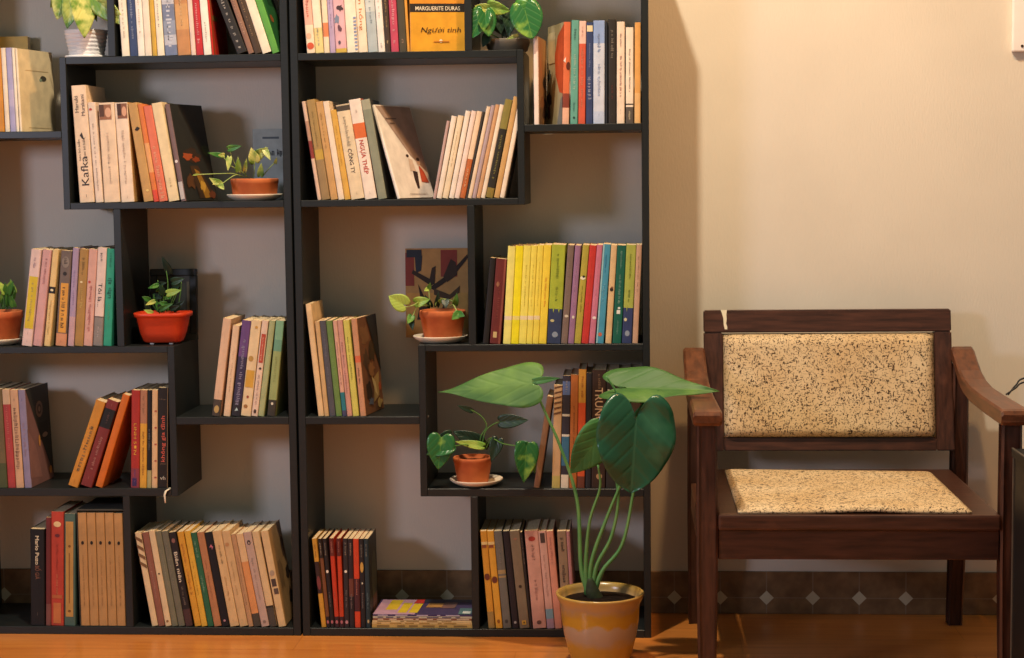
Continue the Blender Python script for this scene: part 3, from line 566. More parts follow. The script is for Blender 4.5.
shelf_row((0, 380, 5.483), Z6, [
 (-62, -20, -96, 50, '5A4A34', 'brown book cut by the photo edge', {}),
 (-18, 42, -62, 52, '6A5A3C', 'olive brown book', {'bands': [(0, .25, '4A5030')]}),
 (44, 86, -2, 54, 'A83E3C', 'dull red book', {'bands': [(.85, 1, 'C8A888')], 'txt': [(10, .6, .5, .4, 'C87868', -1)]}),
 (88, 131, 24, 56, 'CBA27E', 'cream book with dark stamped lettering', {'txt': [(16, .5, .7, .7, '6A4A3C', -1), (3, .9, .12, .5, '5A4A48', 0)]}),
 (135, 174, 56, 56, '8A809A', 'lilac book showing a dark cover with ringed figure', {'yaw': 2, 'cover': '7C5A58', 'txt': [(4, .9, .08, .7, '3A4478', 0), (10, .5, .4, .5, 'A07878', -1), (4, .07, .06, .6, '3A4478', 0)], 'art': [('8A6460', [(.0, .1), (.5, .06), (.3, .4), (.0, .6)]), ('26251F', [(.02, 1), (1, 1), (1, .04), (.9, .12), (.5, .5)]), ('7A6656', ell(.55, .76, .15, .085)), ('4A3C34', ell(.55, .76, .095, .053)), ('8A7464', ell(.55, .76, .05, .028)), ('141210', rect(.5, .86, .44, .62)), ('8A7A6C', ell(.72, .48, .12, .026)), ('C08A44', ell(.46, .44, .04, .06)), ('C88A3C', ell(.86, .1, .06, .04))]}),
], 'at lower left edge', 'books at the far left of the lower box')
shelf_row((60, 380, 5.483), Z6, [
 (45, 103, 204, 108, 'CB8A34', 'amber book with grey lettering', {'txt': [(9, .45, .6, .55, '6A5A4C', 1), (1, .06, .04, .5, '8A4A20', 0)]}),
 (114, 180, 268, 104, '7C2F2C', 'maroon book with black band', {'bands': [(.68, .9, '1C1A1A')], 'txt': [(14, .38, .45, .4, 'C89A88', 1), (1, .1, .05, .4, 'D8A890', 0), (5, .95, .05, .5, 'D8B8A0', 0), (8, .8, .14, .3, '5A5450', 1)]}),
 (194, 236, 348, 76, 'CF6C24', 'plain orange book leaning', {}),
 (387, 434, 387, 56, 'A83028', 'red book with yellow lettering', {'bands': [(0, .2, '8A3A44')], 'txt': [('LINH SƠN', .5, .32, .45, 'DFA83A', -1), (6, .12, .14, .4, '6A5AA0', -1)], 'mark': [('3A2A5A', rect(.2, .7, .02, .1))]}),
 (436, 474, 430, 56, 'D89A34', 'amber and mauve book', {'bands': [(.66, 1, 'B07A5C'), (0, .66, 'D8A03A')], 'txt': [(16, .35, .5, .4, '8A4A20', -1), (5, .85, .2, .4, '7A5A60', -1)]}),
 (476, 500, 460, 56, '17181C', 'black book with white lettering', {'txt': [(12, .5, .25, .5, 'A8A8A8', -1)], 'bands': [(0, .18, 'A8A070')]}),
 (502, 533, 500, 56, 'DBB487', 'thin cream book with red ticks', {'mark': [('A8483A', rect(.5, .9, .1+.17*k, .115+.17*k)) for k in range(5)]}),
 (535, 592, 518, 42, '1E1713', 'black book with red script lettering', {'txt': [('không gia đình', .49, .46, .5, 'C85A48', 1, {'bold': .01}), ('vh', .1, .5, .5, 'C8BCA8', 0), (6, .885, .7, .2, 'A88A70', 0), (6, .24, .7, .2, 'A88A70', 0)], 'mark': [('9A7A54', rect(.93, .97, 0, 1))]}),
], 'in left lower box, right group', 'books in the lower box of the left bookcase')

shelf_row((20, 500, 4.7), Z7, [
 (50, 117, 47, 136, '131215', 'black book with bold white lettering', {'txt': [('Mario Puzo', .78, .3, .36, 'D8C8A8', -1, {'bold': .02}), ('BỐ GIÀ', .55, .14, .4, '8A5A44', -1), (1, .12, .04, .4, 'A8A098', 0)]}),
 (121, 145, 121, 82, '6A2A2A', 'thin maroon book', {'bands': [(0, .2, '7A4A44')]}),
 (146, 205, 146, 54, 'B5402F', 'red book with cream emblem', {'mark': [('E0C088', ell(.5, .89, .3, .025)), ('6A2A30', ell(.5, .79, .2, .015)), ('C07040', rect(.2, .8, .02, .2)), ('B06038', rect(.1, .9, .24, .27))], 'txt': [(10, .36, .2, .3, 'D09060', -1), (12, .6, .25, .3, 'A03828', -1)]}),
 (208, 260, 208, 64, '4A6258', 'teal book with long tan title panel', {'mark': [('B98C4A', rect(.14, .82, .08, .93)), ('7A5224', ell(.48, .13, .14, .012)), ('7A5224', ell(.48, .71, .12, .012)), ('8A6030', rect(.42, .52, .2, .65))]}),
], 'on bottom left board', 'books on the bottom board of the left bookcase')
# slipcase with five matching tan volumes
sl, sr = xat(20+283/4.7, .004, Z7), xat(20+503/4.7, .004, Z7)
hs = at(20+270/4.7, 500+46/4.7, .004).z-Z7
so = thing('book_slipcase', 'grey card slipcase holding five matching tan volumes, bottom left board', 'slipcase', (sl, .004, Z7+.0003))
SLM = simple('grey_card', '4A453E', '3C3832', 30, .8)
for nm, a in (('top_panel', (0, sr-sl, .0, .14, hs-.002, hs)), ('bottom_panel', (0, sr-sl, .0, .14, 0, .0012)), ('side_panel', (0, .0012, 0, .14, .0013, hs-.0021)), ('side_panel', (sr-sl-.0012, sr-sl, 0, .14, .0013, hs-.0021)), ('back_panel', (.0013, sr-sl-.0013, .1385, .14, .0013, hs-.0021))):
    bm = bmesh.new(); box(bm, *a); link(nm, bm, SLM, so)
wv = (sr-sl-.004)/5
for k in range(5):
    make_book(wv-.0008, hs-.008-.001*(k == 4), .132, (sl+.002+k*wv+.0003, .0028, Z7+.0019), 0, 0, 'B78A56', ('leftmost', 'second', 'middle', 'fourth', 'rightmost')[k]+' of five matching tan volumes with black dot in the slipcase', 'matching volumes in the slipcase',
      {'mark': [('1A1612', ell(.5, .735, .16, .0165, 12))], 'txt': [(30, .4, .5, .22, '8A6238', -1), (3, .07, .04, .25, '8A6238', 0)]})

shelf_row((130, 515, 5.265), Z7, [
 (115, 148, 24, 96, 'DFC194', 'cream book with brown diagonal stripes', {'mark': [('7A5636', [(0, .97-.09*k), (1, .92-.09*k), (1, .88-.09*k), (0, .935-.09*k)]) for k in range(4)], 'txt': [(2, .08, .06, .4, '8A6A44', 0)]}),
 (149, 184, 62, 94, '8E5A48', 'brown mauve book with pale lettering', {'txt': [(18, .5, .45, .35, 'C89A84', -1)]}),
 (186, 219, 94, 86, 'E0C296', 'plain cream paperback', {'mark': [('5A4A38', ell(.5, .55, .15, .01)), ('8A6A44', ell(.5, .05, .2, .012))]}),
 (221, 253, 127, 88, '77735C', 'grey green paperback', {'txt': [(14, .6, .6, .3, '96907A', -1)]}),
 (255, 290, 162, 88, '6E6A58', 'dark grey green paperback', {'txt': [(14, .6, .6, .3, '8E8870', -1), (1, .04, .03, .4, 'A8A088', 0)]}),
 (292, 331, 199, 94, '231C1C', 'black book with bold white lettering', {'txt': [('Biên niên', .63, .32, .62, 'E0D0B4', -1, {'bold': .01}), (9, .32, .22, .45, 'A8907C', -1)], 'mark': [('8A5A50', ell(.5, .91, .25, .025))], 'bands': [(0, .18, '4A302E')]}),
 (341, 375, 246, 92, 'D69A34', 'golden yellow book with orange lettering', {'txt': [(15, .6, .6, .5, 'C4702C', -1), (2, .1, .06, .4, 'A86A24', 0)]}),
 (376, 408, 284, 88, 'DDAA3C', 'bright yellow paperback', {'txt': [(8, .5, .4, .3, 'C08A2C', -1), (1, .06, .03, .4, 'A87A24', 0)]}),
 (410, 441, 307, 96, '2C6244', 'dark green book with pale lettering', {'txt': [(8, .82, .2, .5, 'A8C4A0', -1), (8, .45, .2, .5, 'A8C4A0', -1)]}),
 (443, 482, 338, 94, 'B47A52', 'terracotta tan book', {'txt': [(12, .5, .5, .3, '9A6240', -1)]}),
 (484, 525, 372, 94, '16151A', 'black book with pink emblem', {'mark': [('C06A7A', [(.3, .84), (.6, .87), (.8, .84), (.6, .81), (.6, .84)]), ('B08088', ell(.5, .06, .15, .012))]}),
 (527, 575, 414, 88, 'D8B27E', 'tan cream book with dark lettering', {'txt': [(12, .75, .22, .3, '6A5236', -1), (14, .4, .3, .3, 'B8884C', -1), (1, .06, .04, .4, 'A08048', 0)]}),
 (577, 622, 460, 88, 'D2AC7A', 'plain tan paperback', {'mark': [('C08A5A', ell(.4, .86, .25, .02))], 'txt': [(12, .5, .4, .25, 'B8905C', -1), (2, .07, .06, .4, 'B8A050', 0)]}),
 (624, 650, 514, 104, 'BC9068', 'brown tan book with orange foot', {'txt': [(16, .5, .6, .35, '9A7248', -1)]}),
 (652, 690, 556, 104, 'D9935A', 'light orange book with dark foot', {'bands': [(0, .14, '4A4238'), (.7, 1, 'DEB888')]}),
 (692, 735, 588, 94, 'BEA090', 'grey pink book with dark ring mark', {'mark': [('3A302E', ell(.5, .89, .22, .025)), ('BEA090', ell(.5, .885, .1, .012)), ('8A7468', ell(.5, .05, .2, .015))], 'txt': [(16, .5, .5, .3, 'A08478', -1)]}),
 (737, 775, 640, 92, 'D9B888', 'cream book with dark photo at foot', {'bands': [(0, .2, '4C443C'), (.2, .22, '2A2622')], 'txt': [(1, .7, .03, .4, '8A6A48', 0)]}),
 (782, 822, 687, 88, 'D8B684', 'cream book with blotched cover', {'cover': 'C19662', 'yaw': 0, 'mark': [('4A3A34', rect(.2, .8, .42, .5)), ('5A4840', rect(.3, .9, .34, .4)), ('A89078', ell(.5, .56, .3, .03))],
   'art': [('6A4A34', blob(.85, .72, .14, .14)), ('3A2A20', blob(.85, .45, .14, .1)), ('4A3626', blob(.8, .2, .16, .1)), ('A07A50', blob(.4, .5, .2, .2))]}),
], 'in leaning row, left bottom board', 'leaning books on the bottom board of the left bookcase', D=.118)

shelf_row((300, 520, 5.48), Z7, [
 (118, 144, 64, 104, 'CC9434', 'yellow and black paperback', {'bands': [(.38, .74, '3A2420')], 'txt': [(6, .86, .16, .4, '8A5A28', -1)], 'mark': [('7A3A38', ell(.5, .5, .4, .08))]}),
 (146, 166, 97, 104, '7A4A2C', 'brown and black paperback', {'bands': [(.78, 1, '241C1A'), (0, .12, '2A2024')], 'txt': [(5, .88, .16, .5, 'C8B8A0', -1)], 'mark': [('B0646A', ell(.5, .06, .3, .02))]}),
 (168, 190, 122, 104, '251E1E', 'black paperback with white star', {'txt': [(6, .88, .16, .5, 'C8B8A0', -1), (9, .32, .2, .5, 'A89890', -1)], 'mark': [('E8DCC8', ell(.5, .63, .3, .018)), ('B0646A', ell(.5, .06, .3, .02))]}),
 (192, 216, 158, 102, 'C23C22', 'red paperback with dark top and foot', {'bands': [(.8, 1, '6A2A22'), (0, .12, '3A2226')], 'txt': [(6, .9, .14, .5, 'C8A090', -1), (9, .3, .25, .4, 'D87A58', -1)], 'mark': [('B0646A', ell(.5, .06, .3, .02))]}),
 (218, 242, 198, 102, 'C4401F', 'second red paperback with dark top', {'bands': [(.8, 1, '5A2220'), (0, .12, '3A2226')], 'txt': [(6, .9, .14, .5, 'B88A7C', -1), (9, .3, .25, .4, 'D87A58', -1)], 'mark': [('B0646A', ell(.5, .06, .3, .02))]}),
 (244, 270, 234, 102, '30282A', 'dark paperback with white star', {'txt': [(6, .88, .16, .5, 'C8B8A0', -1), (9, .32, .22, .5, 'A89890', -1)], 'mark': [('E8DCC8', ell(.5, .63, .28, .016)), ('C0848A', ell(.5, .06, .3, .02))]}),
 (272, 299, 258, 104, '6A3A2E', 'brown black paperback', {'bands': [(.55, 1, '2A2024'), (0, .35, '2A2226')], 'txt': [(6, .88, .16, .5, 'C8B8A0', -1), (8, .3, .2, .5, 'A89890', -1)]}),
 (301, 332, 270, 104, 'CE4424', 'orange red paperback with maroon middle', {'bands': [(.18, .55, '4A2428')], 'txt': [(6, .45, .2, .4, 'B08A80', -1), (7, .8, .2, .3, 'DE7A50', -1)]}),
 (335, 361, 312, 104, '241E20', 'black paperback with ochre patch', {'mark': [('C89A48', ell(.5, .68, .35, .06)), ('E0D0B0', ell(.5, .5, .15, .012))], 'txt': [(7, .87, .18, .5, 'B8A890', -1), (8, .3, .2, .5, 'A89890', -1)]}),
 (363, 388, 338, 104, '24343A', 'dark teal paperback with dark cover', {'cover': '2A2A24', 'txt': [(6, .87, .16, .5, 'B8A890', -1), (8, .3, .2, .5, '8AA0A0', -1)], 'mark': [('B8A070', ell(.5, .07, .22, .02))], 'art': [('4A4A3C', ell(.6, .5, .3, .3)), ('6A4A38', rect(.4, .9, .05, .3))]}),
], 'of bottom paperback series', 'paperback series on the bottom board of the right bookcase', D=.108)

shelf_row((470, 515, 4.6), Z7, [
 (85, 115, 46, 76, 'CE9030', 'first amber book with brown ring marks', {'bands': [(0, .17, '9A7A44'), (.86, .89, 'E0C080')], 'mark': [('6A3424', ell(.5, .53, .42, .035)), ('8A4A2C', rect(.1, .8, .83, .86))]}),
 (119, 150, 73, 76, 'D59A34', 'second amber book with brown ring marks', {'bands': [(.86, .89, 'E0C080')], 'mark': [('6A3424', ell(.5, .5, .42, .035)), ('8A4A2C', rect(.1, .8, .83, .86)), ('8A5420', ell(.5, .07, .22, .02))]}),
 (153, 190, 104, 76, '69645C', 'grey book with a metallic band', {'bands': [(.56, .6, 'A08458'), (.52, .54, 'A08458')], 'txt': [(9, .78, .25, .45, '8E887C', -1)], 'mark': [('3E3A36', ell(.5, .07, .2, .02))]}),
 (196, 226, 150, 76, '241C20', 'black thin book with faint lettering', {'txt': [(14, .5, .5, .35, '4A3A40', -1)], 'mark': [('A8A098', ell(.5, .06, .2, .014))]}),
 (229, 275, 176, 76, '7C6A54', 'taupe book with small yellow label', {'mark': [('C89A34', rect(.3, .7, .035, .08)), ('3A2A20', ell(.5, .43, .16, .016)), ('3A2A20', ell(.5, .058, .08, .01)), ('9A6A54', ell(.5, .92, .2, .01))]}),
 (277, 288, 229, 80, '2A2220', 'narrow black strip book', {'txt': [(13, .8, .3, .6, 'A89080', -1)]}),
 (290, 352, 250, 76, 'CB9684', 'wide pink book with red dot emblem', {'mark': [('A83A2C', ell(.5, .92, .26, .025)), ('6A4A40', ell(.5, .06, .18, .022))], 'txt': [(9, .78, .18, .4, '8A5A4C', -1), (8, .4, .25, .4, '9A6A5C', -1)]}),
 (355, 390, 312, 76, 'D0A090', 'pale pink book with blue foot', {'bands': [(0, .1, 'A88A98'), (.1, .2, '7FA0AC')], 'mark': [('4A3A34', rect(.2, .8, .88, .98))], 'txt': [(12, .55, .5, .4, 'A87A6C', -1)]}),
 (392, 424, 350, 76, 'D28C74', 'salmon pink book', {'txt': [(12, .8, .3, .4, 'A85A50', -1), (1, .44, .02, .5, '8A3A34', 0)]}),
 (427, 468, 400, 76, '94785E', 'taupe book with dark scribbled lettering', {'txt': [(5, .86, .16, .6, '2A221C', -1), (7, .56, .2, .6, '3A2A24', -1)]}),
 (470, 486, 442, 76, 'B07A78', 'thin mauve pink book', {}),
], 'on bottom board by yellow pot', 'books on the bottom board behind the yellow pot')

# ------------------------------------------------------------------ stack of magazines
mx0, mx1 = xat(372, .004, Z7), xat(472, .004, Z7)
z = Z7+.0003
stack = [(.0072, 'C9A25C', 'lowest thick cream paperback in the flat pile of magazines', 0, .002),
         (.0040, 'D8B478', 'tan magazine lying second from the bottom of the flat pile', .0, 0),
         (.0036, 'E0C48C', 'pale cream magazine in the middle of the flat pile', .001, -.001),
         (.0040, '8A5A44', 'brown magazine lying third from the top of the flat pile', .002, -.001),
         (.0042, 'C0B49C', 'grey white magazine lying just under the top magazine', .002, .0),
         (.0036, '453A60', 'purple magazine with yellow squares topmost on the flat pile', .002, 0)]
for i, (th, colr, lab, a, b) in enumerate(stack):
    # the pile lies flat: each one is a booklet turned on its side
    r = thing('magazine', lab, 'magazine', (mx0+a, .006, z), (0, 0, 0), 'magazines lying in a flat pile')
    w = mx1-mx0+b-a; dd = .128
    bm = bmesh.new(); c = .0004
    box(bm, 0, w, 0, dd, 0, c); box(bm, 0, w, 0, dd, th-c, th); box(bm, 0, w, 0, c, c, th-c)
    link('cover', bm, paper(colr, .35), r)
    bm = bmesh.new(); box(bm, .0008, w-.0008, c+.0001, dd-.001, c, th-c); link('pages', bm, pages_mat(), r)
    bm = bmesh.new(); sd = random.Random(i); x = .01
    while x < w-.03:
        l = sd.uniform(.006, .03); q = [bm.verts.new(v) for v in ((x, -.0003, th*.25), (x+l, -.0003, th*.25), (x+l, -.0003, th*.75), (x, -.0003, th*.75))]; bm.faces.new(q); x += l+sd.uniform(.004, .02)
    link('edge_lettering', bm, paper(('8A6A3C', 'A8803C', '9A7A48', 'D8C0A0', '5A5068', 'C8B8C8')[i]), r)
    if i == 5:
        bm = bmesh.new(); ac = []
        for k, (cc, x0, x1, y0, y1) in enumerate((('C49AB0', 0, .42, 0, .98), ('D8B838', .1, .22, .3, .95), ('D9BC30', .24, .33, .1, .75), ('D9BC30', .35, .44, .1, .7), ('C83A34', .36, .46, .72, .98), ('B0844C', .5, .66, .45, .75), ('7A5A54', .66, .8, .4, .85), ('5A7C80', .86, .99, .0, .4), ('2E3444', .46, .99, .78, .98), ('E0E0D8', .9, .98, .05, .2))):
            f = bm.faces.new([bm.verts.new((w*p, dd*q, th+.0002+.0001*k)) for p, q in ((x0, y0), (x1, y0), (x1+.02, y1), (x0+.02, y1))]) if x1 < .9 else bm.faces.new([bm.verts.new((w*p, dd*q, th+.0002+.0001*k)) for p, q in ((x0, y0), (x1, y0), (x1, y1), (x0, y1))])
            if cc not in ac: ac.append(cc)
            f.material_index = ac.index(cc)
        link('cover_picture', bm, [paper(c, .35) for c in ac], r)
    z += th+.0003

# ------------------------------------------------------------------ flat pictures
def panel_picture(name, label, cat, X, Y, Z, w, h, t, base, polys, frame=None):
    r = thing(name, label, cat, (X, Y, Z), (math.radians(-3), 0, 0))
    if frame:
        for nm, a in (('frame_rail', (0, w, 0, t, 0, .014)), ('frame_rail', (0, w, 0, t, h-.014, h)), ('frame_stile', (0, .014, 0, t, .014, h-.014)), ('frame_stile', (w-.014, w, 0, t, .014, h-.014))):
            bm = bmesh.new(); box(bm, *a, .001); link(nm, bm, frame, r)
        bm = bmesh.new(); box(bm, .014, w-.014, t*.4, t*.8, .014, h-.014); link('picture', bm, paper(base), r); yy = t*.4-.0004
    else:
        bm = bmesh.new(); box(bm, 0, w, 0, t, 0, h, .0005); link('board', bm, paper(base), r); yy = -.0004
    bm = bmesh.new(); ac = []
    for k, (cc, P) in enumerate(polys):
        f = bm.faces.new([bm.verts.new((fx*w, yy-.0001*k, fz*h)) for fx, fz in P])
        if cc not in ac: ac.append(cc)
        f.material_index = ac.index(cc)
    link('painting', bm, [paper(c) for c in ac], r); return r
# painted panel behind the terracotta pot (stands on the small shelf's neighbour, held by the divider)
p0, p1 = at(406, 335, .165), at(468, 248, .165)
panel_picture('painted_panel', 'ochre painted panel with dark branching shapes behind the terracotta pot', 'picture', p0.x, .165, Z4-.0, p1.x-p0.x, p1.z-Z4, .006, 'B89058', [
 ('C89850', rect(.02, .5, .03, .5)), ('8A3A32', rect(.0, .14, .58, .95)), ('8E3E34', rect(.56, .82, .68, .98)), ('BC9450', rect(.5, .98, .1, .5)), ('26303E', rect(.02, .26, .9, .985)), ('26303E', [(.15, .9), (.27, .92), (.25, .75), (.17, .72)]),
 ('33261E', [(.1, .72), (.4, .58), (.45, .6), (.38, .66), (.12, .76)]), ('2E231E', [(.38, .56), (.7, .72), (.98, .93), (.99, .89), (.78, .7), (.6, .6), (.45, .53)]), ('3A2A22', [(.6, .68), (.72, .88), (.8, .84), (.82, .7), (.66, .62)]), ('33261E', [(.36, .58), (.42, .78), (.48, .8), (.46, .6)]), ('4A3826', [(.45, .55), (.7, .48), (.86, .58), (.85, .5), (.68, .42), (.45, .48)]), ('2E231E', [(.18, .2), (.24, .42), (.2, .6), (.3, .45), (.36, .3), (.3, .2)]), ('3A2A22', [(.35, .3), (.5, .2), (.62, .4), (.6, .25), (.5, .12), (.36, .18)])])
p0, p1 = at(151, 345, .13), at(195, 269, .13)
panel_picture('picture_frame', 'dark picture frame standing behind the orange planter', 'picture frame', p0.x, .13, Z4+.0005, p1.x-p0.x, p1.z-Z4, .014, '3A3A30', [('2A3028', rect(.1, .5, .15, .85)), ('6A6448', rect(.78, .84, .2, .82)), ('454A38', rect(.5, .76, .3, .8)), ('242820', ell(.4, .4, .2, .2))], simple('dark_frame', '1E2624', '182020', 20, .5))

# ------------------------------------------------------------------ plants
def leaf_mat(name, dark, light, amount, vein=.3, rough=.35, scale=28):
    if name in MATS: return MATS[name]
    M, nt, b = newmat(name); N, L = nt.nodes, nt.links
    uv = N.new('ShaderNodeUVMap'); mp = N.new('ShaderNodeMapping'); mp.inputs['Scale'].default_value = (1.3, 3, 1)
    L.new(uv.outputs[0], mp.inputs[0])
    tc = N.new('ShaderNodeTexCoord')
    n = N.new('ShaderNodeTexNoise'); n.inputs['Scale'].default_value = scale; n.inputs['Detail'].default_value = 3
    L.new(tc.outputs['Object'], n.inputs['Vector'])
    r = N.new('ShaderNodeValToRGB'); r.color_ramp.elements[0].position = 1-amount-.1; r.color_ramp.elements[1].position = 1-amount+.08
    r.color_ramp.elements[0].color = (*lin(dark), 1); r.color_ramp.elements[1].color = (*lin(light), 1)
    L.new(n.outputs['Fac'], r.inputs[0])
    # veins: sweeping curved ribs from the midrib, drawn in the leaf's own coordinates
    sp = N.new('ShaderNodeSeparateXYZ'); L.new(uv.outputs[0], sp.inputs[0])
    def mth(op, a, bb=None):
        q = N.new('ShaderNodeMath'); q.operation = op
        for i, v in enumerate((a, bb)):
            if v is None: continue
            if isinstance(v, (int, float)): q.inputs[i].default_value = v
            else: L.new(v, q.inputs[i])
        return q.outputs[0]
    av = mth('ABSOLUTE', mth('SUBTRACT', sp.outputs[1], .5))
    ph = mth('SUBTRACT', sp.outputs[0], mth('MULTIPLY', av, .9))
    s = mth('POWER', mth('ABSOLUTE', mth('COSINE', mth('MULTIPLY', ph, 15))), 12)
    mid = mth('LESS_THAN', av, .014)
    vv = mth('MULTIPLY', mth('MAXIMUM', mth('MULTIPLY', s, .25), mid), vein)
    mx = N.new('ShaderNodeMix'); mx.data_type = 'RGBA'; mx.inputs[7].default_value = (*lin(light), 1)
    L.new(vv, mx.inputs[0]); L.new(r.outputs[0], mx.inputs[6]); L.new(mx.outputs[2], b.inputs['Base Color'])
    bp = N.new('ShaderNodeBump'); bp.inputs['Strength'].default_value = .18; bp.inputs['Distance'].default_value = .003; bp.invert = True
    L.new(mth('MAXIMUM', s, mid), bp.inputs['Height']); L.new(bp.outputs[0], b.inputs['Normal'])
    b.inputs['Roughness'].default_value = rough; b.inputs['Specular IOR Level'].default_value = .5
    b.inputs['Subsurface Weight'].default_value = .0
    tr = N.new('ShaderNodeBsdfTranslucent'); tr.inputs['Color'].default_value = (*[min(1, v*1.1) for v in lin(light)], 1)
    ms = N.new('ShaderNodeMixShader'); ms.inputs[0].default_value = .12
    L.new(b.outputs[0], ms.inputs[1]); L.new(tr.outputs[0], ms.inputs[2])
    L.new(ms.outputs[0], nt.nodes['Material Output'].inputs['Surface'])
    MATS[name] = M; return M
POTHOS = leaf_mat('pothos_variegated', '4F8434', 'C9D06A', .5, .25)
POTHOS_D = leaf_mat('pothos_dark', '2C6A36', '9CC450', .36, .2, .25)
POTHOS_Y = leaf_mat('pothos_yellow', '6C9638', 'DCDC80', .50, .15, .35, 34)
GREEN = leaf_mat('leaf_green', '3C7A30', '7FB04A', .38, .3)
BRIGHT = leaf_mat('leaf_bright', '7DB044', 'B4D060', .5, .2)
DARKL = leaf_mat('leaf_dark', '1E3626', '2C4A30', .4, .25)
BIGDARK = leaf_mat('big_leaf_dark', '22563C', '447E5C', .36, .35, .24, 9)
BIGLIGHT = leaf_mat('big_leaf_light', '406E30', '6C9640', .4, .2, .55, 9)
BIGMID = leaf_mat('big_leaf_mid', '2F6B38', '4F8A46', .42, .3, .45, 9)

def leaf(parent, b, t, w, mat, roll=0, lobe=.16, fold=.25, bend=.12, wave=.0, name='leaf', nu=14, nv=10, pw=1.0, twist=0, peak=None):
    """heart leaf from base point b to tip point t; w = full width in metres; roll turns it about its midrib away from facing the viewer"""
    B, T = Vector(b), Vector(t); ax = T-B; Ln = ax.length; a = ax.normalized()
    n0 = (CAM-B); n0 = (n0-a*n0.dot(a)).normalized()
    bm = bmesh.new(); uvl = bm.loops.layers.uv.new('UVMap'); G = []; UV = {}
    rd = max(0, 1-pw); L0 = lobe
    K = [(0, 0), (-.75*L0, .20), (-1.05*L0, .52), (-.5*L0, .86), (.15, 1), (.42, .88+.06*rd), (.68, .55+.2*rd), (.88, .2+.22*rd), (1, 0)]
    if peak and peak < .8: K[4:8] = [(.12, 1), (.36, .80), (.62, .48), (.86, .13)]
    def outl(q):
        u = q*(len(K)-1); k = min(int(u), len(K)-2); t = u-k
        p = [K[max(0, min(len(K)-1, k+d))] for d in (-1, 0, 1, 2)]
        return [.5*(2*p[1][c]+(p[2][c]-p[0][c])*t+(2*p[0][c]-5*p[1][c]+4*p[2][c]-p[3][c])*t*t+(3*p[1][c]-p[0][c]-3*p[2][c]+p[3][c])*t**3) for c in (0, 1)]
    for i in range(nu+1):
        s = i/nu; row = []; ox, oy = outl(s); mid = s**1.25
        ro = roll+twist*s; n = Matrix.Rotation(ro, 3, a) @ n0; l = a.cross(n)
        for j in range(nv+1):
            v = j/nv*2-1; k = abs(v)
            al = mid+(ox-mid)*k; lat = math.copysign(k*max(oy, 0), v)*w/2
            up = abs(lat)*fold*(1-.3*k) - bend*Ln*(al*al) + wave*w*math.sin(al*11+v*2)*v*v
            vt = bm.verts.new(B+a*(al*Ln)+l*lat+n*up); row.append(vt); UV[vt] = (al*.8+.15, .5+math.copysign(k*max(oy, 0), v)*.5)
        G.append(row)
    for i in range(nu):
        for j in range(nv):
            try:
                f = bm.faces.new((G[i][j], G[i][j+1], G[i+1][j+1], G[i+1][j]))
                for lp in f.loops: lp[uvl].uv = UV[lp.vert]
            except ValueError: pass
    bmesh.ops.remove_doubles(bm, verts=bm.verts, dist=1e-6)
    o = link(name, bm, mat, parent, True)
    md = o.modifiers.new('thickness', 'SOLIDIFY'); md.thickness = .0005; md.offset = 0
    return o
def stem(parent, pts, r=.0012, mat=None, name='stem'):
    bm = bmesh.new(); tube(bm, pts, r, 8); return link(name, bm, mat or STEM, parent, True)

def saucer(label, x, y, z, R, h=.011, mat=None):
    bm = bmesh.new()
    lathe(bm, [(0, 0), (R*.66, 0), (R*.72, .001), (R*.9, h*.55), (R, h), (R*.985, h+.0015), (R*.94, h), (R*.84, h*.62), (R*.68, .004), (0, .004)], 48)
    o = link('saucer', bm, mat or SAUCER, None, True, (x, y, z)); tag(o, label, 'saucer'); return o
def pot_body(parent, R0, R1, h, mat, rim=.0, rimh=.0, n=40, sx=1, sy=1, wall=.004):
    bm = bmesh.new()
    pr = [(0, 0), (R0*.95, 0), (R0, .0015)]
    if rim: pr += [(R1*(1-.0)-rim, h-rimh-.001), (R1, h-rimh), (R1+.0003, h-.002)]
    pr += [(R1, h-.001), (R1-.0012, h), (R1-wall+.0005, h), (R1-wall, h-.001), (R1-wall-.003, h-.012), (0, h-.013)]
    lathe(bm, pr, n, sx=sx, sy=sy); link('pot', bm, mat, parent, True)
    bm = bmesh.new(); lathe(bm, [(0, h-.006), (R1*.5, h-.007), (R1-wall-.0022, h-.0095), (R1-wall-.004, h-.012), (0, h-.0125)], 28, sx=sx, sy=sy); link('soil', bm, SOIL, parent)

def plant(label, px, Y, z, cat='plant', name='potted_pothos'):
    return thing(name, label, cat, (xat(px, Y, z), Y, z))
def P(root, px, py, Y):
    return at(px, py, Y)-Vector(root.location)
def leaves(root, L, Yd):
    for q in L:
        bx, by, tx, ty, w, mt = q[:6]; k = q[6] if len(q) > 6 else {}
        y0 = k.pop('y0', Yd); y1 = k.pop('y1', y0-.01)
        B, T = P(root, bx, by, y0), P(root, tx, ty, y1)
        # the leaf() facing uses world positions
        o = leaf(None, B+Vector(root.location), T+Vector(root.location), w, mt, **k); o.parent = root
        o.matrix_parent_inverse = Matrix.Translation(-Vector(root.location))
def stems(root, S, Yd, r=.0011, mat=None):
    for pts in S: stem(root, [P(root, p[0], p[1], p[2] if len(p) > 2 else Yd) for p in pts], r, mat)

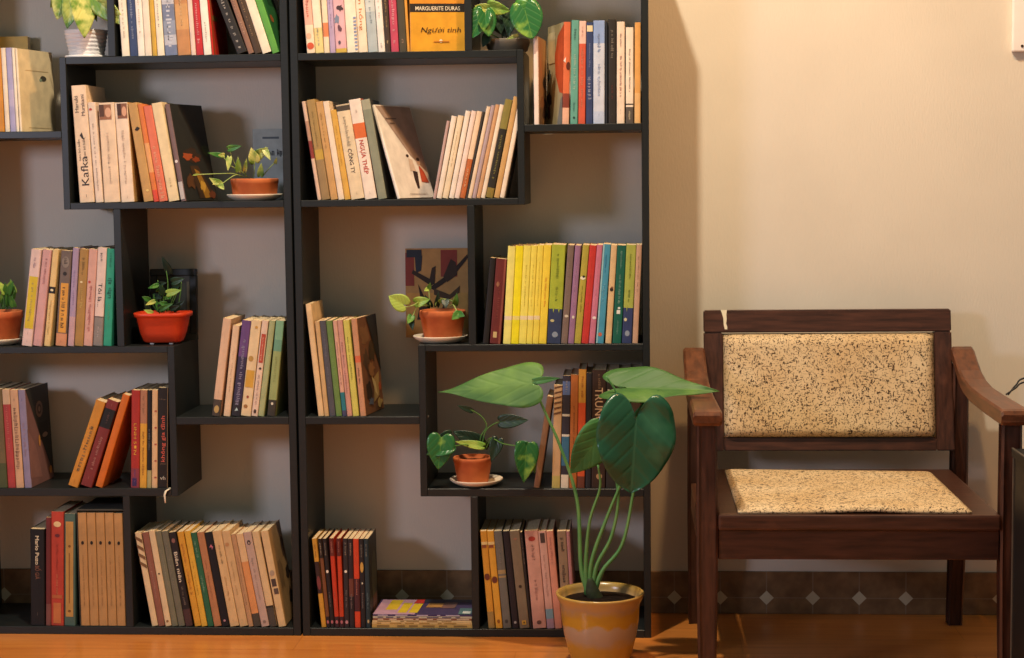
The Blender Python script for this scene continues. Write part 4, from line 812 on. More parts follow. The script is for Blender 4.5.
# --- white ribbed pot on the left box
Y = .062; r = plant('yellow-green pothos in a ribbed white pot on the left upper box', 87, Y, Z1)
bm = bmesh.new(); R = .042; h = .058
prof = [(0, 0), (R*1.02, 0), (R*1.06, .002), (R*1.06, .006), (R*.84, .0065), (R*.84, .008)]
for k in range(24):
    zz = .009+k*.002; prof.append((R*(.85+.2*(zz-.009)/.049)+.0009*math.sin(k*PI/2), zz))
prof += [(R*1.06, h), (R*.99, h), (R*.96, h-.012), (0, h-.013)]
lathe(bm, prof, 44); link('pot', bm, WHITEPOT, r, True)
bm = bmesh.new(); lathe(bm, [(0, h-.006), (R*.955, h-.009), (0, h-.0125)], 24); link('soil', bm, SOIL, r)
stems(r, [[(86, 30), (82, 5, .04), (74, -8, .03)], [(87, 30), (92, 0, .04), (98, -6, .02)], [(85, 30), (78, 10, .04), (64, -6, .03)], [(88, 30), (90, 5, .03), (88, -8, .02)]], Y, .0013, PALESTEM)
leaves(r, [(66, -9, 56, 19, .050, POTHOS_Y, {'y0': .085, 'roll': .35, 'pw': .6}), (82, -8, 85, 38, .056, POTHOS_Y, {'y0': .012, 'roll': -.25, 'bend': .05, 'pw': .65, 'lobe': .25}), (96, 0, 125, 25, .046, POTHOS_Y, {'y0': .015, 'roll': .3, 'bend': .05, 'pw': .65}),
 (74, -6, 66, 28, .044, POTHOS, {'y0': .07, 'roll': .3, 'pw': .6}), (88, -10, 108, 12, .05, POTHOS_Y, {'y0': .025, 'pw': .6}), (62, -8, 51, 8, .036, POTHOS, {'y0': .10, 'roll': -.4}), (96, -16, 112, -4, .04, POTHOS_Y, {'y0': .05}), (80, -20, 64, -2, .05, POTHOS, {'y0': .09}), (84, -4, 98, 20, .034, POTHOS, {'y0': .03, 'roll': -.5})], Y)

# --- terracotta bowl with trailing pothos, left upper box
Y = .055; saucer('white saucer under the terracotta bowl in the left upper box', xat(255, Y, Z3), Y, Z3+.0002, .058, .012)
r = plant('straggly pothos in a shallow terracotta bowl beside the dark autumn book', 255, Y, Z3+.0045)
pot_body(r, .045, .049, .041, TERRA, .001, .01)
def C2(x, y): return 160+x/5.486, 85+y/5.486
stems(r, [[C2(480, 505), C2(415, 440)+(.03,), C2(378, 345)+(.02,)], [C2(460, 505), C2(400, 486)+(.02,), C2(300, 488)+(.0,), C2(185, 492)+(-.01,)], [C2(450, 505), C2(410, 495)+(.01,), C2(330, 550)+(-.01,)], [C2(560, 505), C2(600, 455), C2(632, 425)], [C2(515, 505), C2(520, 420)], [C2(440, 470, )+(.03,), C2(385, 440)+(.02,), C2(340, 385)+(.015,)], [C2(470, 500), C2(468, 420)+(.02,)]], Y, .0010, PALESTEM)
leaves(r, [C2(345, 388)+C2(262, 372)+(.011, GREEN, {'y0': .02, 'fold': .1}), C2(378, 350)+C2(445, 335)+(.014, GREEN, {'y0': .02}), C2(520, 420)+C2(500, 345)+(.024, POTHOS_Y, {'y0': .04}), C2(530, 390)+C2(590, 345)+(.022, POTHOS, {'y0': .045}), C2(575, 355)+C2(605, 410)+(.013, POTHOS_Y, {'y0': .04}), C2(430, 470)+C2(428, 395)+(.013, POTHOS_Y, {'y0': .02}), C2(465, 470)+C2(475, 405)+(.009, POTHOS_Y, {'y0': .03}), C2(550, 495)+C2(555, 430)+(.014, POTHOS, {'y0': .05}), C2(380, 400)+C2(372, 470)+(.012, POTHOS_Y, {'y0': .015}), C2(330, 545)+C2(270, 510)+(.015, POTHOS_Y, {'y0': -.005}), C2(330, 548)+C2(350, 572)+(.012, POTHOS, {'y0': -.008}), C2(320, 530)+C2(290, 545)+(.012, POTHOS_Y, {'y0': -.005}), C2(205, 490)+C2(178, 496)+(.004, POTHOS, {'y0': -.01}), C2(632, 428)+C2(640, 400)+(.007, POTHOS, {'y0': .05}), C2(350, 385)+C2(320, 385)+(.01, POTHOS_Y, {'y0': .018})], Y)

# --- far left terracotta pot
Y = .058; saucer('white saucer under the terracotta pot at the far left edge', xat(-1, Y, Z4), Y, Z4+.0002, .05, .012)
r = plant('small leafy plant in a terracotta pot at the far left edge', -1, Y, Z4+.0045)
pot_body(r, .040, .051, .066, TERRA, .002, .014)
rn = random.Random(3)
for k in range(16):
    x = rn.uniform(-18, 19); y = rn.uniform(284, 300)
    stems(r, [[(x*.5, 309), (x, y+5)]], Y, .0008)
    leaves(r, [(x, y+6, x+rn.uniform(-6, 6), y-6, rn.uniform(.010, .016), GREEN if k % 3 else BRIGHT, {'y0': Y+rn.uniform(-.03, .03), 'roll': rn.uniform(-.6, .6)})], Y)

# --- orange-red planter on the left middle shelf
Y = .06; r = plant('small plant in an orange-red plastic trough in front of a dark frame', 164, Y, Z4, name='planter_plant')
bm = bmesh.new()
W0, W1, H = .040, .058, .066
def ring(hw, hd, z, n=32): return [bm.verts.new((math.copysign(abs(math.cos(t))**.5, math.cos(t))*hw, math.copysign(abs(math.sin(t))**.6, math.sin(t))*hd, z)) for t in [2*PI*i/n for i in range(n)]]
RS = [ring(W0*.9, .027, .004), ring(W0, .03, .007), ring(W0*1.16, .034, .024), ring(W1*.92, .039, H*.84), ring(W1*.93, .0395, H*.86), ring(W1, .044, H*.87), ring(W1*1.01, .045, H-.001), ring(W1*.99, .043, H), ring(W1*.94, .039, H-.001), ring(W1*.9, .037, H-.012)]
for a, b in zip(RS, RS[1:]):
    for i in range(32): bm.faces.new((a[i], a[(i+1) % 32], b[(i+1) % 32], b[i]))
bm.faces.new(RS[0][::-1]); bm.faces.new(RS[-1])
link('trough', bm, REDPOT, r, True)
for sx in (-1, 1):
    for sy in (-1, 1):
        bm = bmesh.new(); box(bm, sx*.020-.004, sx*.020+.004, sy*.016-.004, sy*.016+.004, 0, .0052, .0008); link('foot', bm, WHITEPOT, r)
bm = bmesh.new(); lathe(bm, [(0, H-.004), (.3, H-.006), (.34, H-.012), (0, H-.0121)], 24, sx=.14, sy=.1); link('soil', bm, SOIL, r)
def C4(x, y): return 120+x/6.267, 250+y/6.267
stems(r, [[C4(260, 385), C4(280, 320), C4(300, 275)], [C4(250, 385), C4(230, 310), C4(215, 280)], [C4(300, 385), C4(310, 330)], [C4(200, 390), C4(170, 320), C4(155, 290)], [C4(290, 385), C4(300, 220), C4(290, 130)], [C4(260, 385), C4(250, 240), C4(235, 190)], [C4(360, 380), C4(380, 260), C4(385, 200)]], Y, .001)
leaves(r, [C4(300, 272)+C4(380, 252)+(.016, BRIGHT, {'y0': .03, 'fold': .1}), C4(235, 220)+C4(175, 240)+(.01, GREEN, {'y0': .05}), C4(240, 215)+C4(290, 205)+(.01, DARKL, {}), C4(250, 380)+C4(205, 275)+(.010, GREEN, {}), C4(255, 370)+C4(330, 335)+(.012, GREEN, {'y0': .04}), C4(310, 140)+C4(262, 38)+(.016, DARKL, {'y0': .08}), C4(330, 200)+C4(400, 180)+(.018, DARKL, {'y0': .06}), C4(180, 380)+C4(150, 290)+(.012, DARKL, {}), C4(290, 340)+C4(240, 330)+(.012, GREEN, {'y0': .04}), C4(215, 320)+C4(160, 345)+(.01, POTHOS, {'y0': .03}), C4(200, 395)+C4(150, 375)+(.01, BRIGHT, {'y0': .03}), C4(340, 370)+C4(400, 320)+(.015, DARKL, {}), C4(320, 370)+C4(370, 350)+(.012, DARKL, {'y0': .04}), C4(215, 290)+C4(260, 300)+(.014, DARKL, {})], Y)

rn = random.Random(11)
for k in range(12):
    bx, by = rn.uniform(180, 400), rn.uniform(250, 370); tx, ty = bx+rn.uniform(-50, 50), by-rn.uniform(10, 60)
    stems(r, [[C4(bx*.4+160, 388), C4(bx, by)]], Y, .0007)
    leaves(r, [C4(bx, by)+C4(tx, ty)+(rn.uniform(.010, .017), DARKL if k % 3 else GREEN, {'y0': Y+rn.uniform(-.02, .035), 'roll': rn.uniform(-.7, .7)})], Y)

# --- terracotta pot with round leaves, right middle
Y = .058; saucer('white saucer under the terracotta pot beside the divider', xat(440.5, Y, Z4), Y, Z4+.0002, .0565, .013)
r = plant('pothos with round leaves in a terracotta pot before the painted panel', 443, Y, Z4+.0045)
pot_body(r, .038, .0475, .062, TERRA, .0015, .014)
def C5(x, y): return 380+x/5.98, 240+y/5.98
stems(r, [[C5(290, 395), C5(240, 370)+(.02,), C5(200, 390)+(.0,), C5(150, 400)+(-.01,), C5(120, 370)+(-.012,)], [C5(280, 395), C5(225, 400)+(.015,), C5(190, 470)+(.0,)], [C5(420, 395), C5(440, 390)+(.02,), C5(465, 440)+(.0,)], [C5(330, 395), C5(345, 360), C5(400, 355), C5(440, 370)], [C5(300, 395), C5(295, 340), C5(290, 280)]], Y, .0012, PALESTEM)
leaves(r, [C5(140, 385)+C5(52, 335)+(.036, BRIGHT, {'y0': -.012, 'bend': .05, 'lobe': .3, 'pw': .7}), C5(215, 375)+C5(295, 355)+(.022, BRIGHT, {'y0': .015, 'pw': .8}), C5(190, 455)+C5(165, 500)+(.016, GREEN, {'y0': .0}), C5(185, 470)+C5(195, 540)+(.014, DARKL, {'y0': .005}), C5(470, 440)+C5(430, 475)+(.018, GREEN, {'y0': -.002}), C5(470, 440)+C5(505, 455)+(.014, GREEN, {'y0': -.002}), C5(290, 290)+C5(265, 305)+(.010, BRIGHT, {'y0': .04}), C5(292, 290)+C5(300, 258)+(.010, GREEN, {'y0': .04}), C5(390, 360)+C5(395, 405)+(.017, DARKL, {'y0': .02}), C5(450, 385)+C5(460, 320)+(.013, GREEN, {'y0': .04}), C5(340, 390)+C5(350, 310)+(.012, DARKL, {'y0': .06}), C5(300, 395)+C5(270, 330)+(.014, DARKL, {'y0': .06}), C5(355, 370)+C5(380, 350)+(.008, BRIGHT, {'y0': .04})], Y)

# --- terracotta pot in the right lower box
Y = .05; saucer('cream saucer under the terracotta pot in the right lower box', xat(476.5, Y, Z6), Y, Z6+.0002, .0555, .012)
r = plant('pothos with dark leaves in a small terracotta pot, right lower box', 473, Y, Z6+.0045)
pot_body(r, .032, .0405, .054, TERRA, .0012, .008)
def C6(x, y): return 415+x/4.538, 350+y/4.538
stems(r, [[C6(290, 450), C6(300, 390), C6(325, 345), C6(300, 300), C6(250, 270), C6(225, 262)], [C6(300, 450), C6(320, 370), C6(360, 335), C6(400, 322)], [C6(280, 450), C6(230, 430)+(.02,), C6(160, 440)+(-.0,)], [C6(310, 450), C6(340, 400)+(.03,), C6(400, 425)+(.0,), C6(470, 436)+(-.02,), C6(505, 440)+(-.03,)], [C6(320, 450), C6(350, 400), C6(385, 420)]], Y, .0012)
leaves(r, [C6(120, 400)+C6(105, 545)+(.058, POTHOS_D, {'y0': -.005, 'bend': .05, 'pw': .8}), C6(160, 430)+C6(50, 470)+(.044, POTHOS_D, {'y0': -.0, 'roll': .5}), C6(290, 420)+C6(175, 370)+(.034, DARKL, {'y0': .06, 'pw': .7}), C6(300, 435)+C6(180, 415)+(.018, BRIGHT, {'y0': .03, 'fold': .15}), C6(255, 275)+C6(192, 252)+(.012, DARKL, {'y0': .05}), C6(395, 325)+C6(515, 318)+(.03, DARKL, {'y0': .045, 'bend': .02, 'pw': .8}), C6(375, 410)+C6(345, 510)+(.028, DARKL, {'y0': .02}), C6(505, 440)+C6(495, 605)+(.052, POTHOS_D, {'y0': -.03, 'roll': -.3, 'bend': .04}), C6(470, 436)+C6(545, 430)+(.022, POTHOS_D, {'y0': -.02}), C6(160, 385)+C6(105, 395)+(.022, DARKL, {'y0': .03}), C6(520, 450)+C6(540, 560)+(.026, GREEN, {'y0': -.01, 'roll': .4}), C6(330, 440)+C6(300, 400)+(.014, DARKL, {'y0': .06})], Y)

# --- shallow dish on the right upper box
Y = .075; r = plant('pothos in a shallow grey-brown dish at the right upper box end', 508, Y, Z1)
DISH = simple('grey_dish', '6E6456', '80725E', 20, .6)
bm = bmesh.new(); lathe(bm, [(0, 0), (.036, 0), (.040, .003), (.045, .018), (.0465, .024), (.045, .026), (.042, .025), (.039, .016), (0, .015)], 40); link('dish', bm, DISH, r, True)
bm = bmesh.new(); lathe(bm, [(0, .030), (.03, .026), (.0405, .019), (0, .0155)], 28); link('soil', bm, simple('red_soil', '7A3A22', '5A2A1A', 120, .9, .1, .8), r)
def C7(x, y): return 400+x/6.827, y/6.827
stems(r, [[C7(700, 270), C7(690, 200)+(.05,), C7(640, 120)+(.03,), C7(560, 80)+(.02,)], [C7(720, 270), C7(760, 180)+(.04,), C7(800, 110)+(.02,)], [C7(690, 270), C7(620, 230)+(.03,), C7(540, 180)+(.01,)], [C7(700, 270), C7(680, 120), C7(650, 50)]], Y, .0014)
leaves(r, [C7(560, 105)+C7(480, 262)+(.050, POTHOS_D, {'y0': .012, 'roll': .45, 'pw': .5, 'lobe': .3, 'bend': .05}), C7(580, 100)+C7(610, 250)+(.044, POTHOS_D, {'y0': .008, 'roll': -.5, 'pw': .5, 'lobe': .3, 'bend': .05}), C7(610, 72)+C7(512, 40)+(.024, POTHOS, {'y0': .03, 'pw': .7}), C7(615, 45)+C7(745, 80)+(.03, BRIGHT, {'y0': .028, 'roll': .3, 'pw': .6}),
 C7(855, 75)+C7(905, 268)+(.066, POTHOS_D, {'y0': .0, 'lobe': .35, 'pw': .42, 'bend': .02, 'fold': .12}), C7(800, 60)+C7(970, 120)+(.046, GREEN, {'y0': .03, 'pw': .55, 'roll': -.3}), C7(680, 80)+C7(690, 230)+(.034, DARKL, {'y0': .04}), C7(760, 80)+C7(740, 250)+(.034, DARKL, {'y0': .035}), C7(800, 240)+C7(725, 268)+(.008, POTHOS_Y, {'y0': .02}), C7(600, 240)+C7(565, 320)+(.02, DARKL, {'y0': .03}), C7(660, 120)+C7(720, 250)+(.04, DARKL, {'y0': .05})], Y)

# --- large plant in the yellow glazed pot on the floor
Y = -.20; px, pz = 600.5, at(600.5, 592, Y).z
r = plant('large heart-leaved plant in a yellow glazed pot on the floor', px, Y, 0, name='philodendron')
def glaze():
    M, nt, b = newmat('yellow_glaze'); N, L = nt.nodes, nt.links
    tc = N.new('ShaderNodeTexCoord'); sp = N.new('ShaderNodeSeparateXYZ'); L.new(tc.outputs['Object'], sp.inputs[0])
    n = N.new('ShaderNodeTexNoise'); n.inputs['Scale'].default_value = 26; n.inputs['Detail'].default_value = 5; L.new(tc.outputs['Object'], n.inputs['Vector'])
    ad = N.new('ShaderNodeMath'); ad.operation = 'MULTIPLY_ADD'; ad.inputs[1].default_value = .045; L.new(n.outputs['Fac'], ad.inputs[0]); L.new(sp.outputs[2], ad.inputs[2])
    mr = N.new('ShaderNodeMapRange'); mr.inputs['From Min'].default_value = 0; mr.inputs['From Max'].default_value = .17; L.new(ad.outputs[0], mr.inputs['Value'])
    r = N.new('ShaderNodeValToRGB'); cr = r.color_ramp
    pts = [(0, 'A8823A'), (.40, 'B48A34'), (.50, 'A88E72'), (.62, 'AE9478'), (.66, 'B88A28'), (.77, 'BC8E2C'), (.84, 'AC8C62'), (.95, 'B8924E'), (1, 'BA9648')]
    cr.elements[0].position = 0; cr.elements[0].color = (*lin(pts[0][1]), 1); cr.elements[1].position = 1; cr.elements[1].color = (*lin(pts[-1][1]), 1)
    for p, c in pts[1:-1]: e = cr.elements.new(p); e.color = (*lin(c), 1)
    L.new(mr.outputs[0], r.inputs[0]); L.new(r.outputs[0], b.inputs['Base Color'])
    b.inputs['Roughness'].default_value = .25; b.inputs['Specular IOR Level'].default_value = .6
    return M
R1 = .0845
bm = bmesh.new()
lathe(bm, [(0, 0), (.05, 0), (.053, .003), (.062, .03), (.070, .062), (.0745, .09), (.0765, pz-.026), (.0775, pz-.020), (.0815, pz-.012), (R1, pz-.004), (R1+.0008, pz-.001), (R1-.001, pz+.001), (R1-.005, pz), (R1-.0085, pz-.008), (R1-.0105, pz-.022), (0, pz-.023)], 64)
link('pot', bm, glaze(), r, True)
bm = bmesh.new(); lathe(bm, [(0, pz-.008), (.04, pz-.010), (R1-.0112, pz-.016), (R1-.0112, pz-.020), (0, pz-.0225)], 40); link('soil', bm, SOIL, r)
bm = bmesh.new(); tube(bm, [P(r, 596, 600, -.2), P(r, 592, 590, -.205), P(r, 590, 578, -.205)], [.016, .013, .006], 12); link('crown', bm, simple('crown_brown', '3A4428', '2A2A1C', 60, .8), r, True)
STM = simple('long_stem', '4F8A4C', '6A9A58', 20, .4)
for nm, pts, rr in (('stem', [(588, 592), (581, 566), (577, 500), (560, 446), (545, 412), (533, 384)], [.006, .0042, .0034, .003, .0026, .002]),
    ('stem', [(590, 592), (592, 560), (608, 515), (622, 480), (636, 432)], [.006, .0042, .0032, .0028, .002]),
    ('stem', [(592, 592), (597, 565), (612, 535), (618, 492), (606, 440), (600, 428)], [.006, .0042, .0034, .0028, .002]),
    ('stem', [(594, 592), (603, 570), (622, 545), (632, 500), (640, 440), (618, 395), (606, 376)], [.006, .0042, .0034, .003, .0025, .002]),
    ('stem', [(587, 594), (586, 560), (590, 520), (600, 488), (598, 465)], [.006, .004, .003, .0024, .0018])):
    i = len(pts); Ys = [-.2-.035*k/(i-1) for k in range(i)]
    if pts[-1][0] == 533: Ys = [-.2+.0*k for k in range(i)]
    bm = bmesh.new(); tube(bm, [P(r, a, b, y) for (a, b), y in zip(pts, Ys)], rr, 10); link(nm, bm, STM, r, True)
leaves(r, [
 (535, 383, 437, 391, .098, BIGLIGHT, {'y0': -.2, 'y1': -.17, 'roll': .5, 'lobe': .08, 'fold': -.12, 'bend': .03, 'nu': 26, 'nv': 14, 'wave': .02, 'peak': .74}),
 (636, 420, 632, 494, .150, BIGDARK, {'y0': -.29, 'y1': -.30, 'roll': -.2, 'lobe': .34, 'fold': .2, 'bend': .08, 'pw': .25, 'nu': 30, 'nv': 18, 'wave': .03}),
 (626, 388, 719, 388, .104, BIGLIGHT, {'y0': -.215, 'y1': -.25, 'roll': -.85, 'lobe': .26, 'fold': .3, 'bend': .05, 'nu': 30, 'nv': 14, 'wave': .03, 'peak': .7}),
 (604, 432, 571, 475, .078, BIGMID, {'y0': -.225, 'y1': -.225, 'roll': -.2, 'lobe': .15, 'fold': .12, 'nu': 22, 'nv': 10, 'pw': .7}),
 (640, 424, 660, 392, .05, BIGMID, {'y0': -.235, 'roll': .5, 'lobe': .1, 'nu': 16, 'nv': 10}),
 (536, 381, 560, 378, .014, BIGMID, {'y0': -.2}),
], Y)

# ------------------------------------------------------------------ armchair
WD = wood('dark_worn_wood', '301C15', '523226', .36)
WDX = wood('dark_worn_wood_across', '301C15', '523226', .36, 9, (1.4, 14, 14))
WDY = wood('arm_wood', '4A2A1A', '704228', .34, 9, (14, 1.4, 14))
def fabric():
    M, nt, b = newmat('speckled_upholstery'); N, L = nt.nodes, nt.links
    tc = N.new('ShaderNodeTexCoord')
    def lay(scale, stretch, lo, hi, dist):
        mp = N.new('ShaderNodeMapping'); mp.inputs['Scale'].default_value = stretch; L.new(tc.outputs['Object'], mp.inputs[0])
        n = N.new('ShaderNodeTexNoise'); n.inputs['Scale'].default_value = scale; n.inputs['Detail'].default_value = 1.2; n.inputs['Distortion'].default_value = dist
        L.new(mp.outputs[0], n.inputs['Vector'])
        r = N.new('ShaderNodeMapRange'); r.inputs['From Min'].default_value = lo; r.inputs['From Max'].default_value = hi; L.new(n.outputs['Fac'], r.inputs['Value'])
        return r.outputs[0]
    a = lay(330, (1, .8, .5), .585, .64, .9); c = lay(270, (.5, .5, 1.1), .60, .65, 1.2)
    mxm = N.new('ShaderNodeMath'); mxm.operation = 'MAXIMUM'; L.new(a, mxm.inputs[0]); L.new(c, mxm.inputs[1])
    n3 = N.new('ShaderNodeTexNoise'); n3.inputs['Scale'].default_value = 9; L.new(tc.outputs['Object'], n3.inputs['Vector'])
    r3 = N.new('ShaderNodeValToRGB'); r3.color_ramp.elements[0].position = .35; r3.color_ramp.elements[1].position = .7
    r3.color_ramp.elements[0].color = (*lin('CDB084'), 1); r3.color_ramp.elements[1].color = (*lin('DCC6A0'), 1); L.new(n3.outputs['Fac'], r3.inputs[0])
    m = N.new('ShaderNodeMix'); m.data_type = 'RGBA'; m.inputs[7].default_value = (*lin('443224'), 1)
    L.new(mxm.outputs[0], m.inputs[0]); L.new(r3.outputs[0], m.inputs[6]); L.new(m.outputs[2], b.inputs['Base Color'])
    bp = N.new('ShaderNodeBump'); bp.inputs['Strength'].default_value = .3; bp.inputs['Distance'].default_value = .001; bp.invert = True
    L.new(mxm.outputs[0], bp.inputs['Height']); L.new(bp.outputs[0], b.inputs['Normal'])
    b.inputs['Roughness'].default_value = .75; b.inputs['Specular IOR Level'].default_value = .25
    return M
FAB = fabric()
XL0, XL1, XR0, XR1 = .7985, .8365, 1.3365, 1.3735     # outer / inner faces of the legs
YF, YB = -.40, .125
ch = thing('armchair', 'low dark wooden armchair with speckled cream cushions, beside the bookcase', 'armchair', (1.086, -.14, 0))
OFF = Vector(ch.location)
def part(name, bm, mat, smooth=False):
    for v in bm.verts: v.co -= OFF
    return link(name, bm, mat, ch, smooth)
ZS = .3335
def taper_leg(x0, x1, y0, y1, ztop, dx=0, dy=0, foot=.8):
    bm = bmesh.new(); cx, cy = (x0+x1)/2, (y0+y1)/2; hw, hd = (x1-x0)/2, (y1-y0)/2; rings = []
    for z, k, ox, oy in ((0, foot, dx, dy), (.1, foot*.5+.5, dx*.6, dy*.6), (.22, 1, dx*.2, dy*.2), (ZS, 1, 0, 0), (ztop, .96, 0, 0)):
        ring = []
        for sx, sy in ((-1, -1), (1, -1), (1, 1), (-1, 1)):
            for q in (0, 1):
                bx = .004 if (q == 0) == (sx*sy > 0) else 0; by = .004-bx
                ring.append(bm.verts.new((cx+ox+sx*(hw*k-bx), cy+oy+sy*(hd*k-by), z)))
        rings.append(ring)
    n = 8
    for a, b in zip(rings, rings[1:]):
        for i in range(n): bm.faces.new((a[i], a[(i+1) % n], b[(i+1) % n], b[i]))
    bm.faces.new(rings[0][::-1]); bm.faces.new(rings[-1])
    bmesh.ops.recalc_face_normals(bm, faces=bm.faces)
    return bm
ZA = .494
part('leg', taper_leg(XL0, XL1, YF, YF+.036, ZA), WD); part('leg', taper_leg(XR0, XR1, YF, YF+.036, ZA), WD)
part('leg', taper_leg(XL0, XL0+.033, YB-.03, YB+.01, .548, 0, .015, .9), WD); part('leg', taper_leg(XR1-.033, XR1, YB-.03, YB+.01, .548, -.004, .015, .9), WD)
# seat board with slightly rounded front
bm = bmesh.new(); box(bm, XL1+.0006, XR0-.0006, YF-.004, YB-.031, ZS-.028, ZS, .004, 2); part('seat', bm, WDX)
bm = bmesh.new(); box(bm, XL1+.0006, XR0-.0006, YF+.008, YF+.028, ZS-.083, ZS-.0285, .0015); part('front_rail', bm, WDX)
bm = bmesh.new(); box(bm, XL0+.033, XR1-.033, YB-.024, YB-.006, ZS-.075, ZS-.02, .0015); part('back_rail', bm, WDX)
for xa in (XL0+.006, XR0+.0005):
    bm = bmesh.new(); box(bm, xa, xa+.0315, YF+.0365, YB-.0305, ZS-.083, ZS-.030, .0015); part('side_rail', bm, WDY)
# arms: sweeping profile in Y-Z, widened a little to the front
def arm(xc0, xc1, wr, wf):
    bm = bmesh.new(); prof = [(.132, .568), (.125, .580), (.112, .585), (.095, .581), (.06, .564), (.02, .546), (-.03, .534), (-.1, .5265), (-.22, .5245), (-.33, .5245), (-.405, .5245), (-.418, .5225), (-.422, .516)]
    bot = [(.128, .560), (.120, .556), (.105, .554), (.088, .550), (.055, .535), (.018, .517), (-.03, .505), (-.1, .497), (-.22, .495), (-.33, .495), (-.405, .495), (-.418, .497), (-.421, .503)]
    R = []
    for (y, z), (yb, zb) in zip(prof, bot):
        k = (.13-y)/.55; xc = xc0+(xc1-xc0)*k; hw = (wr+(wf-wr)*k)/2; b = .004
        R.append([bm.verts.new(p) for p in ((xc-hw+b, y, z), (xc+hw-b, y, z), (xc+hw, y, z-b), (xc+hw, yb, zb+b), (xc+hw-b, yb, zb), (xc-hw+b, yb, zb), (xc-hw, yb, zb+b), (xc-hw, y, z-b))])
    for a, c in zip(R, R[1:]):
        for i in range(8): bm.faces.new((a[i], a[(i+1) % 8], c[(i+1) % 8], c[i]))
    bm.faces.new(R[0]); bm.faces.new(R[-1][::-1])
    bmesh.ops.recalc_face_normals(bm, faces=bm.faces)
    return bm
part('armrest', arm(.812, .8175, .044, .052), WDY); part('armrest', arm(1.3605, 1.357, .044, .052), WDY)
# back: frame leaning towards the wall
yb0, yt0 = .085, .148
def yz(z): return yb0+(yt0-yb0)*(z-.375)/(.662-.375)
def back_board(x0, x1, z0, z1, f, b, bev):
    bm = bmesh.new(); box(bm, x0, x1, 0, 1, z0, z1)
    for v in bm.verts: v.co.y = yz(v.co.z)+(f if v.co.y < .5 else b)
    bmesh.ops.bevel(bm, geom=list(bm.edges), offset=bev, segments=2, affect='EDGES'); return bm
zt_ = at(830, 309.5, yt0).z; zb_ = at(830, 450, yb0).z
xa, xb = at(704, 380, .12).x, at(951.5, 380, .12).x
xi, xj = at(723, 380, .115).x, at(934.5, 380, .115).x
zi, zj = at(830, 437, .09).z, at(830, 331.5, .14).z
part('back_rail', back_board(xa, xb, zj, zt_, -.012, .012, .0025), WDX)
part('back_rail', back_board(xi, xj, zb_, zi, -.012, .012, .0025), WDX)
part('back_stile', back_board(xa, xi, zb_, zj, -.012, .012, .0025), WD)
part('back_stile', back_board(xj, xb, zb_, zj, -.012, .012, .0025), WD)
def pad(nx, nz, f):
    bm = bmesh.new(); G = [[bm.verts.new(f(i/nx, j/nz, 1)) for i in range(nx+1)] for j in range(nz+1)]; K = [[bm.verts.new(f(i/nx, j/nz, 0)) for i in range(nx+1)] for j in range(nz+1)]
    for j in range(nz):
        for i in range(nx):
            bm.faces.new((G[j][i], G[j][i+1], G[j+1][i+1], G[j+1][i])); bm.faces.new((K[j][i], K[j+1][i], K[j+1][i+1], K[j][i+1]))
    for i in range(nx):
        bm.faces.new((K[0][i], K[0][i+1], G[0][i+1], G[0][i])); bm.faces.new((G[nz][i], G[nz][i+1], K[nz][i+1], K[nz][i]))
    for j in range(nz):
        bm.faces.new((G[j][0], G[j+1][0], K[j+1][0], K[j][0])); bm.faces.new((K[j][nx], K[j+1][nx], G[j+1][nx], G[j][nx]))
    bmesh.ops.recalc_face_normals(bm, faces=bm.faces); return bm
def puff(u, v, e=.05):
    a = min(u, 1-u)/e; b = min(v, 1-v)/(e*1.9)
    return (1-(1-min(a, 1))**2.5)*(1-(1-min(b, 1))**2.5)
def fback(u, v, top):
    x = xi+.0005+(xj-xi-.001)*u; z = zi+.0005+(zj-zi-.004)*v
    return (x, yz(z)+(-.006-.020*puff(u, v)**.6 if top else .008), z)
part('back_cushion', pad(40, 24, fback), FAB, True)
# thin seat cushion, edge slightly lifted at the front
q00, q10, q11, q01 = onz(738, 508.5, ZS+.010), onz(972, 508.5, ZS+.010), onz(931, 470, ZS+.010), onz(725, 467.5, ZS+.010)
def fseat(u, v, top):
    a = q00.lerp(q10, u); b = q01.lerp(q11, u); p = a.lerp(b, v)
    lift = .004*math.exp(-((u-.55)/.16)**2)*(1-v)**4
    if not top: return (p.x, p.y, ZS+.0004+lift*.9)
    return (p.x, p.y, ZS+.005+.0055*puff(u, v, .04)**.6+.003*math.exp(-((u-.35)/.25)**2-((v-.65)/.2)**2)*-1+lift)
part('seat_cushion', pad(48, 30, fseat), FAB, True)
# dried cream paint run on the left of the top rail
pp = [(720.5, 310), (727, 310), (726.3, 314), (726.6, 319), (726, 323), (727.2, 327), (727, 329), (724.5, 329), (723.6, 325), (723.2, 318), (721.8, 313)]
bm = bmesh.new(); fr = []; bk = []
for a, b in pp:
    q = at(a, b, .135); y = yz(q.z)-.0118
    fr.append(bm.verts.new((q.x, y-.0012, q.z))); bk.append(bm.verts.new((q.x, y, q.z)))
bm.faces.new(fr[::-1]); n = len(pp)
for i in range(n): bm.faces.new((fr[i], fr[(i+1) % n], bk[(i+1) % n], bk[i]))
bmesh.ops.recalc_face_normals(bm, faces=bm.faces)
o = part('paint_drip', bm, simple('cream_paint', 'E4DCC0', 'D8CEB0', 40, .5)); o['label'] = 'cream paint run on the top rail'

